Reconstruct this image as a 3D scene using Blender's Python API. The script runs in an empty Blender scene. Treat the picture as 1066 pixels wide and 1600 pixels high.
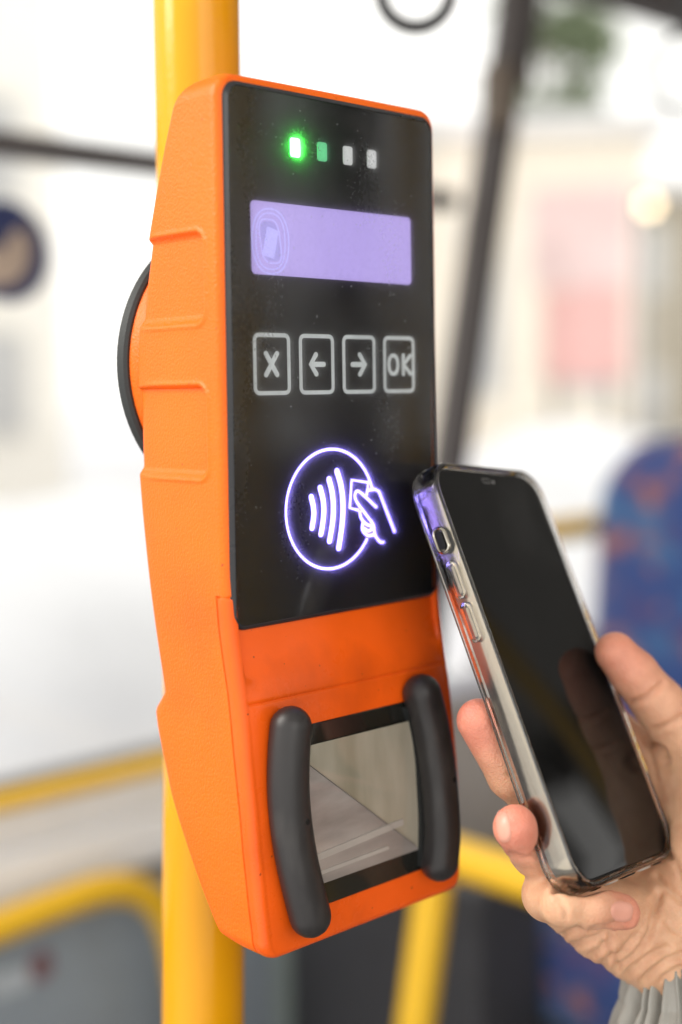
import bpy, bmesh, math, random
import numpy as np
from mathutils import Vector, Matrix

random.seed(7); rng = np.random.default_rng(7)
SC = bpy.context.scene
COL = SC.collection
ZO = 950.0                     # all builders work in millimetres; the bus floor lies at -950 mm

def W(v):                      # millimetres -> world metres
    v = np.atleast_2d(np.asarray(v, float))
    return (v + np.array([0, 0, ZO])) / 1000.0

# ------------------------------------------------------------------ camera
FPX = 2085.097
CR = np.array([[0.72945979, -0.68386394, -0.01478256],
               [-0.07192776, -0.05519627, -0.9958814],
               [0.68023144, 0.72751871, -0.08945226]])
CT = np.array([-34.78174449, 38.08374029, 427.02651516])
CAM = -CR.T @ CT
cd = bpy.data.cameras.new('camera'); cam = bpy.data.objects.new('camera', cd); COL.objects.link(cam)
Mx = Matrix.Identity(4)
for i, a in enumerate((CR[0], -CR[1], -CR[2])):
    for j in range(3): Mx[j][i] = a[j]
Mx.translation = Vector(W(CAM)[0])
cam.matrix_world = Mx
cd.sensor_fit = 'VERTICAL'; cd.sensor_height = 36.0; cd.sensor_width = 24.0
cd.lens = FPX / 1600 * 36
cd.clip_start = 0.02; cd.clip_end = 500
cd.dof.use_dof = True; cd.dof.focus_distance = 0.442
cd.dof.aperture_fstop = 3.0; cd.dof.aperture_blades = 7; cd.dof.aperture_rotation = 0.35
SC.camera = cam

# ------------------------------------------------------------------ daylight outside the bus, soft light from the front doors, an added fill lamp
wd = bpy.data.worlds.new("World"); SC.world = wd; wd.use_nodes = True
wd.node_tree.nodes['Background'].inputs[0].default_value = (1.0, 0.98, 0.945, 1)
wd.node_tree.nodes['Background'].inputs[1].default_value = 1.45

def area(name, loc, target, size, power, color=(1, 1, 1), size_y=None):
    d = bpy.data.lights.new(name, 'AREA'); d.energy = power; d.size = size; d.color = color
    if size_y: d.shape = 'RECTANGLE'; d.size_y = size_y
    o = bpy.data.objects.new(name, d); COL.objects.link(o)
    p = Vector(W(loc)[0]); t = Vector(W(target)[0])
    o.location = p; o.rotation_euler = (t - p).to_track_quat('-Z', 'Y').to_euler()
    return o
area('door_light', (-800, 470, 760), (10, 20, 20), 0.5, 14, (1.0, 0.95, 0.88), 0.6)
area('aisle_light', (-350, -1500, 620), (150, 200, -50), 1.0, 4.5, (1.0, 0.96, 0.9), 0.8)  # unseen fill lamp added to brighten the front faces

vs = SC.view_settings
SC.display_settings.display_device = 'sRGB'
vs.view_transform = 'Standard'; vs.look = 'None'; vs.exposure = 0.22; vs.gamma = 1.0
SC.cycles.use_denoising = True
SC.cycles.max_bounces = 8; SC.cycles.transparent_max_bounces = 12
SC.cycles.sample_clamp_indirect = 6.0

# ------------------------------------------------------------------ projection helpers used while sculpting
def proj(P):
    Q = np.atleast_2d(P) @ CR.T + CT
    return np.c_[533 + FPX * Q[:, 0] / Q[:, 2], 800 + FPX * Q[:, 1] / Q[:, 2]]
def atD(x, y, D):              # point at distance D (mm, along the view axis)
    return CAM + np.array([(x - 533) / FPX, (y - 800) / FPX, 1.0]) @ CR * D
def ray(px):
    px = np.atleast_2d(np.asarray(px, float))
    return np.c_[(px - [533, 800]) / FPX, np.ones(len(px))] @ CR

# ------------------------------------------------------------------ materials
def newmat(name):
    m = bpy.data.materials.new(name); m.use_nodes = True
    return m, m.node_tree.nodes, m.node_tree.links, m.node_tree.nodes['Principled BSDF']

def pmat(name, color, rough=0.5, metal=0.0, noise=None, bump=None, var=0.0, varscale=30.0, rvar=0.0, rscale=40.0,
         spec=0.5, emis=None, estr=0.0, sss=0.0, trans=0.0, ior=1.45, coat=0.0, stretch=None, color2=None):
    """noise bump: (scale, strength, distance)"""
    m, N, L, b = newmat(name)
    b.inputs['Base Color'].default_value = (*color, 1)
    b.inputs['Roughness'].default_value = rough
    b.inputs['Metallic'].default_value = metal
    b.inputs['Specular IOR Level'].default_value = spec
    b.inputs['IOR'].default_value = ior
    b.inputs['Transmission Weight'].default_value = trans
    b.inputs['Coat Weight'].default_value = coat
    if emis:
        b.inputs['Emission Color'].default_value = (*emis, 1); b.inputs['Emission Strength'].default_value = estr
    tc = N.new('ShaderNodeTexCoord'); src = tc.outputs['Object']
    if stretch:
        mp = N.new('ShaderNodeMapping'); mp.inputs['Scale'].default_value = stretch
        L.new(src, mp.inputs['Vector']); src = mp.outputs['Vector']
    if var > 0 or color2:
        n = N.new('ShaderNodeTexNoise'); n.inputs['Scale'].default_value = varscale; n.inputs['Detail'].default_value = 6
        L.new(src, n.inputs['Vector'])
        r = N.new('ShaderNodeValToRGB')
        r.color_ramp.elements[0].position = 0.3; r.color_ramp.elements[1].position = 0.7
        c2 = color2 or tuple(min(1, c * (1 + var)) for c in color)
        c1 = color if color2 else tuple(c * (1 - var) for c in color)
        r.color_ramp.elements[0].color = (*c1, 1); r.color_ramp.elements[1].color = (*c2, 1)
        L.new(n.outputs['Fac'], r.inputs['Fac']); L.new(r.outputs['Color'], b.inputs['Base Color'])
    if rvar > 0:
        n = N.new('ShaderNodeTexNoise'); n.inputs['Scale'].default_value = rscale; n.inputs['Detail'].default_value = 8
        n.inputs['Roughness'].default_value = 0.65
        L.new(src, n.inputs['Vector'])
        mr = N.new('ShaderNodeMapRange'); mr.inputs['From Min'].default_value = 0.3; mr.inputs['From Max'].default_value = 0.75
        mr.inputs['To Min'].default_value = max(0.0, rough - rvar); mr.inputs['To Max'].default_value = rough + rvar
        L.new(n.outputs['Fac'], mr.inputs['Value']); L.new(mr.outputs['Result'], b.inputs['Roughness'])
    if bump:
        n = N.new('ShaderNodeTexNoise'); n.inputs['Scale'].default_value = bump[0]; n.inputs['Detail'].default_value = 4
        L.new(src, n.inputs['Vector'])
        bp = N.new('ShaderNodeBump'); bp.inputs['Strength'].default_value = bump[1]; bp.inputs['Distance'].default_value = bump[2]
        L.new(n.outputs['Fac'], bp.inputs['Height']); L.new(bp.outputs['Normal'], b.inputs['Normal'])
    return m

M = {}
M['orange'] = pmat('orange_plastic', (0.86, 0.135, 0.002), 0.40, bump=(900, 0.35, 0.0004), var=0.05, varscale=25, rvar=0.08, rscale=60)
M['orange_grain'] = pmat('orange_grained_plastic', (0.86, 0.135, 0.002), 0.38, spec=0.36, bump=(1100, 0.6, 0.0005), var=0.05, varscale=25, rvar=0.06, rscale=60)
M['orange_cover'] = pmat('orange_smooth_plastic', (0.84, 0.108, 0.006), 0.34, spec=0.35, bump=(700, 0.12, 0.0003), var=0.08, varscale=35, rvar=0.12, rscale=55)
M['glass_black'] = pmat('black_display_glass', (0.024, 0.0225, 0.0235), 0.08, rvar=0.05, rscale=45, var=0.25, varscale=300)
M['glass_rim'] = pmat('black_panel_rim', (0.022, 0.022, 0.025), 0.24, rvar=0.1)
M['rubber'] = pmat('black_rubber', (0.020, 0.018, 0.018), 0.42, bump=(1500, 0.15, 0.0002), rvar=0.08, rscale=80)
M['black'] = pmat('black_hole', (0.003, 0.003, 0.003), 0.8)
M['black_plastic'] = pmat('black_mount_plastic', (0.018, 0.020, 0.020), 0.5, bump=(1200, 0.3, 0.0003))
M['reader_frame'] = pmat('reader_frame_gloss', (0.012, 0.012, 0.010), 0.10, rvar=0.06, spec=0.7)
M['mirror'] = pmat('reader_window_upper_facet', (0.18, 0.168, 0.115), 0.08, rvar=0.05, rscale=50, spec=0.9, color2=(0.36, 0.335, 0.27), varscale=34, stretch=(1.6, 1, .35))  # colour bands here and below stand for the bus reflected in the reader glass
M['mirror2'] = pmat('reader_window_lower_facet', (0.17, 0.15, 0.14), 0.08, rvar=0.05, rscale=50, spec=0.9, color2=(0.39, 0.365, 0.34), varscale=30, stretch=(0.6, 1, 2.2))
M['print'] = pmat('grey_printed_ink', (0.80, 0.85, 0.87), 0.5, var=0.05, varscale=200, emis=(0.8, 0.88, 0.9), estr=0.13)  # faint emission added to brighten the ink under the hazy cover glass
M['led_off'] = pmat('unlit_led_window', (0.86, 0.88, 0.90), 0.4, emis=(0.85, 0.88, 0.92), estr=0.2)  # unlit, but a weak emission is put in to keep it pale
M['led_dim'] = pmat('dim_green_led_window', (0.25, 0.6, 0.4), 0.4, emis=(0.04, 0.46, 0.18), estr=0.6)
M['led_on'] = pmat('lit_green_led_window', (0.5, 0.9, 0.5), 0.4, emis=(0.10, 1.0, 0.12), estr=12)
M['led_side'] = pmat('lit_green_led_edge', (0.1, 0.9, 0.1), 0.4, emis=(0.01, 1.0, 0.03), estr=40)
M['glow'] = pmat('lit_violet_line', (0.5, 0.5, 0.9), 0.4, emis=(0.30, 0.23, 1.0), estr=6.0)
M['glow_side'] = pmat('lit_violet_line_edge', (0.4, 0.4, 0.9), 0.4, emis=(0.17, 0.13, 1.0), estr=75)
M['glow_side_dim'] = pmat('dim_violet_line_edge', (0.4, 0.4, 0.9), 0.4, emis=(0.22, 0.18, 1.0), estr=9)
M['lcd'] = pmat('lavender_lcd', (0.05, 0.04, 0.08), 0.12, emis=(0.46, 0.365, 0.80), estr=0.92, rvar=0.05)
M['lcd_ring'] = pmat('lcd_light_segment', (0.05, 0.05, 0.08), 0.2, emis=(0.50, 0.46, 0.98), estr=1.0)
M['lcd_dark'] = pmat('lcd_shaded_segment', (0.05, 0.05, 0.08), 0.2, emis=(0.36, 0.31, 0.72), estr=0.95)
M['yellow'] = pmat('yellow_powder_coat', (0.67, 0.30, 0.0005), 0.2, bump=(260, 0.12, 0.0006), rvar=0.08, spec=0.4, var=0.04, varscale=15)
M['yellow2'] = pmat('yellow_rail_coat', (0.74, 0.44, 0.02), 0.3, bump=(200, 0.1, 0.0006))
M['dark_frame'] = pmat('dark_window_rubber', (0.070, 0.060, 0.058), 0.5, bump=(150, 0.2, 0.001))
M['latch'] = pmat('brown_latch_plastic', (0.10, 0.075, 0.055), 0.5, bump=(150, 0.2, 0.001))
M['panel_grey'] = pmat('blue_grey_wall_panel', (0.27, 0.315, 0.365), 0.5, bump=(400, 0.2, 0.0008), var=0.06)
M['panel_green'] = pmat('grey_green_wall_panel', (0.30, 0.36, 0.35), 0.5, bump=(400, 0.2, 0.0008), var=0.06)
M['panel_beige'] = pmat('beige_wall_panel', (0.40, 0.36, 0.31), 0.5, bump=(400, 0.2, 0.0008), var=0.06)
M['ledge'] = pmat('pale_grey_ledge', (0.86, 0.87, 0.89), 0.35, bump=(300, 0.1, 0.0008), var=0.03)
M['dark_panel'] = pmat('charcoal_box_panel', (0.035, 0.035, 0.040), 0.5, bump=(300, 0.2, 0.0008), var=0.1)
M['brown_gap'] = pmat('taupe_wall_strip', (0.24, 0.22, 0.19), 0.55, var=0.05)
M['floor'] = pmat('grey_vinyl_floor', (0.16, 0.16, 0.165), 0.5, var=0.3, varscale=250)
M['ceiling'] = pmat('pale_ceiling_panel', (0.80, 0.78, 0.75), 0.5, var=0.04)
M['snow'] = pmat('trodden_snow_road', (0.66, 0.66, 0.69), 0.7, var=0.10, varscale=0.4, bump=(3, 0.4, 0.05))
M['snow_bank'] = pmat('heaped_snow', (0.78, 0.78, 0.80), 0.7, var=0.14, varscale=0.9, bump=(4, 0.6, 0.06))
M['facade'] = pmat('cream_render', (0.86, 0.83, 0.77), 0.8, var=0.06, varscale=0.6, bump=(20, 0.2, 0.01))
M['facade2'] = pmat('grey_beige_render', (0.42, 0.375, 0.30), 0.8, var=0.08, varscale=0.6, bump=(20, 0.2, 0.01))
M['facade3'] = pmat('white_render', (0.88, 0.80, 0.68), 0.8, var=0.05, varscale=0.5, bump=(20, 0.2, 0.01))
M['win_dark'] = pmat('window_glass_far', (0.50, 0.50, 0.50), 0.1)
M['win_frame'] = pmat('window_frame_white', (0.7, 0.68, 0.62), 0.5)
M['roof'] = pmat('snowy_roof', (0.75, 0.74, 0.74), 0.8, var=0.1, varscale=1)
M['red_paint'] = pmat('faded_red_paint', (0.76, 0.43, 0.40), 0.5, var=0.12, varscale=2)
M['pink_paint'] = pmat('faded_pink_panel', (0.78, 0.58, 0.56), 0.5, var=0.1, varscale=2)
M['bark'] = pmat('tree_bark', (0.09, 0.065, 0.045), 0.9, bump=(15, 0.6, 0.02), var=0.2, varscale=8)
M['leaf'] = pmat('leaf_green', (0.20, 0.25, 0.14), 0.6, var=0.4, varscale=1.2)
M['lamp_on'] = pmat('lit_lamp_glass', (0.8, 0.75, 0.6), 0.3, emis=(1.0, 0.72, 0.42), estr=6)
M['steel_grey'] = pmat('grey_painted_steel', (0.2, 0.2, 0.2), 0.5, var=0.05)
M['strap'] = pmat('dark_strap_plastic', (0.03, 0.03, 0.032), 0.35)
M['web'] = pmat('black_strap_webbing', (0.03, 0.03, 0.03), 0.8, bump=(900, 0.5, 0.001))
M['sticker_blue'] = pmat('navy_sticker_print', (0.010, 0.018, 0.08), 0.4, var=0.25, varscale=20)
M['sticker_beige'] = pmat('beige_sticker_print', (0.38, 0.29, 0.225), 0.4, var=0.1, varscale=30)
M['sticker_red'] = pmat('dull_red_sticker_print', (0.19, 0.10, 0.115), 0.4, var=0.1, varscale=30)
M['sticker_white'] = pmat('pale_sticker_print', (0.45, 0.5, 0.55), 0.4, var=0.1, varscale=30)
M['seat_shell'] = pmat('grey_seat_shell', (0.06, 0.065, 0.075), 0.4)
M['sleeve'] = pmat('grey_sleeve_fabric', (0.30, 0.29, 0.26), 0.5, bump=(1600, 0.5, 0.0004), var=0.06, varscale=120)
M['phone_frame'] = pmat('grey_metal_phone_frame', (0.42, 0.39, 0.335), 0.17, metal=1.0, bump=(300, 0.02, 0.0002))
M['key_metal'] = pmat('pale_metal_keys', (0.50, 0.46, 0.38), 0.3, metal=1.0, rvar=0.05)
M['port'] = pmat('pale_port_edge', (0.50, 0.47, 0.43), 0.3, rvar=0.05)
M['phone_glass'] = pmat('black_phone_glass', (0.006, 0.006, 0.006), 0.035, rvar=0.03, rscale=30, spec=0.22)
M['sensor'] = pmat('sensor_black', (0.002, 0.002, 0.002), 0.1)
M['sensor_rim'] = pmat('sensor_rim_grey', (0.20, 0.20, 0.20), 0.3)

def overlay(mat, col, scale, lo, hi, fac, stretch=(1, 1, 1), detail=6):
    """lay specks, smears or stains of another colour over a material's base colour"""
    N, L = mat.node_tree.nodes, mat.node_tree.links; b = N['Principled BSDF']; inp = b.inputs['Base Color']
    tc = N.new('ShaderNodeTexCoord'); mp = N.new('ShaderNodeMapping'); mp.inputs['Scale'].default_value = stretch
    mp.inputs['Location'].default_value = (scale * .013, .7, scale * .031)
    n = N.new('ShaderNodeTexNoise'); n.inputs['Scale'].default_value = scale; n.inputs['Detail'].default_value = detail
    L.new(tc.outputs['Object'], mp.inputs['Vector']); L.new(mp.outputs['Vector'], n.inputs['Vector'])
    r = N.new('ShaderNodeMapRange'); r.inputs['From Min'].default_value = lo; r.inputs['From Max'].default_value = hi; r.inputs['To Max'].default_value = fac
    L.new(n.outputs['Fac'], r.inputs['Value'])
    mx = N.new('ShaderNodeMix'); mx.data_type = 'RGBA'; L.new(r.outputs['Result'], mx.inputs[0]); mx.inputs[7].default_value = (*col, 1)
    if inp.links: L.new(inp.links[0].from_socket, mx.inputs[6])
    else: mx.inputs[6].default_value = inp.default_value
    L.new(mx.outputs[2], inp)
overlay(M['orange_cover'], (0.30, 0.035, 0.004), 30, 0.52, 0.72, 0.45, (1, 1, .6))
overlay(M['orange_cover'], (0.05, 0.02, 0.01), 420, 0.74, 0.78, 0.8, detail=2)
overlay(M['orange_grain'], (0.55, 0.07, 0.004), 22, 0.52, 0.72, 0.3)
overlay(M['orange_grain'], (0.06, 0.02, 0.01), 380, 0.755, 0.79, 0.7, detail=2)
overlay(M['rubber'], (0.07, 0.065, 0.06), 60, 0.52, 0.72, 0.5, (1, 1, .4))
overlay(M['yellow'], (0.30, 0.13, 0.01), 50, 0.60, 0.72, 0.5, (1, 1, .12))
overlay(M['phone_glass'], (0.05, 0.05, 0.05), 24, 0.55, 0.75, 0.25)

M['plate_black'] = pmat('black_backing_plate', (0.012, 0.011, 0.0115), 0.6, spec=0.1, var=0.2, varscale=60)
def cover_mat():               # clear glass with a mirror coat, holding a little scattering haze, dust and smears
    m, N, L, b = newmat('smeared_cover_glass'); out = N['Material Output']; N.remove(b)
    tc = N.new('ShaderNodeTexCoord')
    def noise(sc, det, lo, hi, a, c, st=(1, 1, 1)):
        mp = N.new('ShaderNodeMapping'); mp.inputs['Scale'].default_value = st; L.new(tc.outputs['Object'], mp.inputs['Vector'])
        n = N.new('ShaderNodeTexNoise'); n.inputs['Scale'].default_value = sc; n.inputs['Detail'].default_value = det; L.new(mp.outputs['Vector'], n.inputs['Vector'])
        r = N.new('ShaderNodeMapRange'); r.inputs['From Min'].default_value = lo; r.inputs['From Max'].default_value = hi
        r.inputs['To Min'].default_value = a; r.inputs['To Max'].default_value = c; L.new(n.outputs['Fac'], r.inputs['Value']); return r.outputs['Result']
    def mth(op, a, c):
        q = N.new('ShaderNodeMath'); q.operation = op
        for i, v in enumerate((a, c)):
            if isinstance(v, float): q.inputs[i].default_value = v
            else: L.new(v, q.inputs[i])
        return q.outputs[0]
    haze = noise(34, 9, .35, .75, .22, .42, (1, 1, .4))
    grain = noise(900, 3, .45, .75, 0.0, .05)
    speck = noise(650, 1, .765, .80, 0.0, .16)
    fac = mth('ADD', mth('ADD', haze, grain), speck)
    tr = N.new('ShaderNodeBsdfTransparent'); df = N.new('ShaderNodeBsdfDiffuse'); df.inputs['Color'].default_value = (.07, .07, .074, 1)
    tl = N.new('ShaderNodeBsdfTranslucent'); tl.inputs['Color'].default_value = (.95, .95, .95, 1)
    sc_ = N.new('ShaderNodeMixShader'); sc_.inputs[0].default_value = .62; L.new(df.outputs[0], sc_.inputs[1]); L.new(tl.outputs[0], sc_.inputs[2])
    m1 = N.new('ShaderNodeMixShader'); L.new(fac, m1.inputs[0]); L.new(tr.outputs[0], m1.inputs[1]); L.new(sc_.outputs[0], m1.inputs[2])
    gl = N.new('ShaderNodeBsdfGlossy'); L.new(noise(26, 8, .35, .75, .04, .16), gl.inputs['Roughness'])
    fr = N.new('ShaderNodeFresnel'); fr.inputs['IOR'].default_value = 1.45
    m2 = N.new('ShaderNodeMixShader'); L.new(fr.outputs[0], m2.inputs[0]); L.new(m1.outputs[0], m2.inputs[1]); L.new(gl.outputs[0], m2.inputs[2])
    L.new(m2.outputs[0], out.inputs['Surface'])
    return m
M['cover_glass'] = cover_mat()

def case_mat():
    m, N, L, b = newmat('clear_phone_case_plastic')
    b.inputs['Base Color'].default_value = (0.98, 0.955, 0.91, 1)
    b.inputs['Roughness'].default_value = 0.06
    b.inputs['IOR'].default_value = 1.47
    b.inputs['Transmission Weight'].default_value = 1.0
    tc = N.new('ShaderNodeTexCoord'); n = N.new('ShaderNodeTexNoise'); n.inputs['Scale'].default_value = 60; n.inputs['Detail'].default_value = 3
    L.new(tc.outputs['Object'], n.inputs['Vector'])
    bp = N.new('ShaderNodeBump'); bp.inputs['Strength'].default_value = 0.25; bp.inputs['Distance'].default_value = 0.0008
    L.new(n.outputs['Fac'], bp.inputs['Height']); L.new(bp.outputs['Normal'], b.inputs['Normal'])
    return m
M['case'] = case_mat()

def pane_mat():                # thin sheet glass: mostly clear, a little mirror
    m, N, L, b = newmat('bus_window_glass')
    out = N['Material Output']; N.remove(b)
    tr = N.new('ShaderNodeBsdfTransparent'); tr.inputs['Color'].default_value = (0.94, 0.95, 0.94, 1)
    gl = N.new('ShaderNodeBsdfGlossy'); gl.inputs['Roughness'].default_value = 0.02
    fr = N.new('ShaderNodeFresnel'); fr.inputs['IOR'].default_value = 1.4
    mx = N.new('ShaderNodeMixShader')
    L.new(fr.outputs[0], mx.inputs[0]); L.new(tr.outputs[0], mx.inputs[1]); L.new(gl.outputs[0], mx.inputs[2])
    L.new(mx.outputs[0], out.inputs['Surface'])
    return m
M['pane'] = pane_mat()

def seat_mat():                # blue plush with orange, violet and sky-blue flecks woven in
    m, N, L, b = newmat('blue_patterned_plush')
    b.inputs['Roughness'].default_value = 0.85; b.inputs['Sheen Weight'].default_value = 0.25
    tc = N.new('ShaderNodeTexCoord')
    def layer(base, col, scale, lo, hi, off):
        mp = N.new('ShaderNodeMapping'); mp.inputs['Location'].default_value = off
        L.new(tc.outputs['Object'], mp.inputs['Vector'])
        n = N.new('ShaderNodeTexNoise'); n.inputs['Scale'].default_value = scale; n.inputs['Detail'].default_value = 2
        L.new(mp.outputs['Vector'], n.inputs['Vector'])
        r = N.new('ShaderNodeMapRange'); r.inputs['From Min'].default_value = lo; r.inputs['From Max'].default_value = hi
        L.new(n.outputs['Fac'], r.inputs['Value'])
        mx = N.new('ShaderNodeMix'); mx.data_type = 'RGBA'
        L.new(r.outputs['Result'], mx.inputs[0])
        if isinstance(base, tuple): mx.inputs[6].default_value = (*base, 1)
        else: L.new(base, mx.inputs[6])
        mx.inputs[7].default_value = (*col, 1)
        return mx.outputs[2]
    c = layer((0.017, 0.050, 0.19), (0.035, 0.115, 0.26), 11, 0.52, 0.62, (0, 0, 0))
    c = layer(c, (0.055, 0.042, 0.15), 14, 0.54, 0.62, (3, 1, 2))
    c = layer(c, (0.30, 0.11, 0.08), 27, 0.56, 0.68, (7, 4, 1))
    L.new(c, b.inputs['Base Color'])
    n = N.new('ShaderNodeTexNoise'); n.inputs['Scale'].default_value = 700
    bp = N.new('ShaderNodeBump'); bp.inputs['Strength'].default_value = 0.5; bp.inputs['Distance'].default_value = 0.001
    L.new(tc.outputs['Object'], n.inputs['Vector']); L.new(n.outputs['Fac'], bp.inputs['Height']); L.new(bp.outputs['Normal'], b.inputs['Normal'])
    return m
M['seat'] = seat_mat()

def skin_mat():
    m, N, L, b = newmat('skin')
    at = N.new('ShaderNodeAttribute'); at.attribute_name = 'flush'
    n = N.new('ShaderNodeTexNoise'); n.inputs['Scale'].default_value = 170; n.inputs['Detail'].default_value = 6
    tc = N.new('ShaderNodeTexCoord'); L.new(tc.outputs['Object'], n.inputs['Vector'])
    mx = N.new('ShaderNodeMix'); mx.data_type = 'RGBA'
    mx.inputs[6].default_value = (0.69, 0.405, 0.245, 1); mx.inputs[7].default_value = (0.70, 0.235, 0.165, 1)
    L.new(at.outputs['Fac'], mx.inputs[0])
    m2 = N.new('ShaderNodeMix'); m2.data_type = 'RGBA'; m2.blend_type = 'MULTIPLY'; m2.inputs[0].default_value = 1.0
    r = N.new('ShaderNodeValToRGB'); r.color_ramp.elements[0].position = 0.3; r.color_ramp.elements[0].color = (0.86, 0.80, 0.78, 1)
    r.color_ramp.elements[1].position = 0.65; r.color_ramp.elements[1].color = (1, 1, 1, 1)
    L.new(n.outputs['Fac'], r.inputs['Fac']); L.new(mx.outputs[2], m2.inputs[6]); L.new(r.outputs['Color'], m2.inputs[7])
    L.new(m2.outputs[2], b.inputs['Base Color'])
    b.inputs['Roughness'].default_value = 0.46
    b.inputs['Subsurface Weight'].default_value = 0.35
    b.inputs['Subsurface Radius'].default_value = (1.0, 0.35, 0.2); b.inputs['Subsurface Scale'].default_value = 0.003
    v = N.new('ShaderNodeTexVoronoi'); v.inputs['Scale'].default_value = 1400
    L.new(tc.outputs['Object'], v.inputs['Vector'])
    n2 = N.new('ShaderNodeTexNoise'); n2.inputs['Scale'].default_value = 420; n2.inputs['Detail'].default_value = 5
    L.new(tc.outputs['Object'], n2.inputs['Vector'])
    ad = N.new('ShaderNodeMath'); ad.operation = 'ADD'
    L.new(v.outputs['Distance'], ad.inputs[0]); L.new(n2.outputs['Fac'], ad.inputs[1])
    bp = N.new('ShaderNodeBump'); bp.inputs['Strength'].default_value = 0.34; bp.inputs['Distance'].default_value = 0.0005
    L.new(ad.outputs[0], bp.inputs['Height']); L.new(bp.outputs['Normal'], b.inputs['Normal'])
    return m
M['skin'] = skin_mat()
M['nail'] = pmat('fingernail', (0.68, 0.32, 0.235), 0.36, var=0.08, varscale=100)

# ------------------------------------------------------------------ object helpers
ORIG = {}                      # world origin (metres) of each parent
def empty(name, loc_mm, label, cat, group=None):
    o = bpy.data.objects.new(name, None); COL.objects.link(o)
    o.empty_display_size = 0.02
    l = W(loc_mm)[0]; o.location = l; ORIG[o] = l
    o['label'] = label; o['category'] = cat
    if group: o['group'] = group
    return o

def obj(name, V, F, mat, parent=None, smooth=True, angle=35, label=None, cat=None, group=None, kind=None, origin=None, mats=None, fm=None):
    V = W(V)
    if parent is not None: og = ORIG[parent]
    elif origin is not None: og = W(origin)[0]
    else: og = np.zeros(3)
    me = bpy.data.meshes.new(name)
    me.from_pydata((V - og).tolist(), [], [list(map(int, f)) for f in F])
    me.update()
    for mm in ([mat] if mats is None else mats):
        me.materials.append(M[mm] if isinstance(mm, str) else mm)
    if fm is not None: me.polygons.foreach_set('material_index', np.asarray(fm, dtype=np.int32))
    if smooth:
        me.polygons.foreach_set('use_smooth', [True] * len(me.polygons))
        if angle is not None: me.set_sharp_from_angle(angle=math.radians(angle))
    o = bpy.data.objects.new(name, me); COL.objects.link(o)
    if parent is not None: o.parent = parent; ORIG[o] = og
    else:
        o.location = og; ORIG[o] = og
    if label: o['label'] = label
    if cat: o['category'] = cat
    if group: o['group'] = group
    if kind: o['kind'] = kind
    return o

def join(parts):
    V = []; F = []; k = 0
    for v, f in parts:
        v = np.asarray(v, float); V.append(v); F += [[i + k for i in q] for q in f]; k += len(v)
    return np.vstack(V), F

def fixnormals(o):
    bm = bmesh.new(); bm.from_mesh(o.data); bmesh.ops.recalc_face_normals(bm, faces=bm.faces); bm.to_mesh(o.data); bm.free()
    return o

def box(c, s, bev=0.0, R=None, seg=2):
    """bevelled box, centre c, size s (mm)"""
    bm = bmesh.new(); bmesh.ops.create_cube(bm, size=1.0)
    bmesh.ops.scale(bm, vec=s, verts=bm.verts)
    if bev > 0: bmesh.ops.bevel(bm, geom=list(bm.edges), offset=bev, segments=seg, profile=0.6, affect='EDGES')
    V = np.array([v.co[:] for v in bm.verts]); bm.verts.index_update(); F = [[v.index for v in f.verts] for f in bm.faces]; bm.free()
    if R is not None: V = V @ np.asarray(R).T
    return V + np.asarray(c, float), F

def box2(lo, hi, bev=0.0, seg=2):
    lo = np.array(lo, float); hi = np.array(hi, float)
    return box((lo + hi) / 2, hi - lo, bev, None, seg)

def loft(rings, closed=True, cap0=True, cap1=True):
    n = len(rings[0]); V = np.vstack(rings); F = []
    for a in range(len(rings) - 1):
        for i in range(n if closed else n - 1):
            j = (i + 1) % n
            F.append([a * n + i, a * n + j, (a + 1) * n + j, (a + 1) * n + i])
    if cap0: F.append(list(range(n))[::-1])
    if cap1: F.append([(len(rings) - 1) * n + i for i in range(n)])
    return V, F

def catmull(P, n=8, closed=False):
    P = np.asarray(P, float); m = len(P); out = []
    for i in range(m if closed else m - 1):
        if closed: p0, p1, p2, p3 = P[(i - 1) % m], P[i], P[(i + 1) % m], P[(i + 2) % m]
        else: p0, p1, p2, p3 = P[max(i - 1, 0)], P[i], P[i + 1], P[min(i + 2, m - 1)]
        for t in np.arange(n) / n:
            out.append(0.5 * (2 * p1 + (p2 - p0) * t + (2 * p0 - 5 * p1 + 4 * p2 - p3) * t * t + (3 * p1 - p0 - 3 * p2 + p3) * t ** 3))
    if not closed: out.append(P[-1])
    return np.array(out)

def frames(P, closed=False):
    P = np.asarray(P, float)
    if closed: T = np.roll(P, -1, 0) - np.roll(P, 1, 0)
    else: T = np.gradient(P, axis=0)
    T /= np.linalg.norm(T, axis=1)[:, None]
    a = np.array([0, 0, 1.0]) if abs(T[0][2]) < 0.9 else np.array([1.0, 0, 0])
    N = [a - T[0] * (a @ T[0])]; N[0] /= np.linalg.norm(N[0])
    for i in range(1, len(P)):
        v = N[-1] - T[i] * (N[-1] @ T[i]); N.append(v / np.linalg.norm(v))
    N = np.array(N); return T, N, np.cross(T, N)

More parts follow.
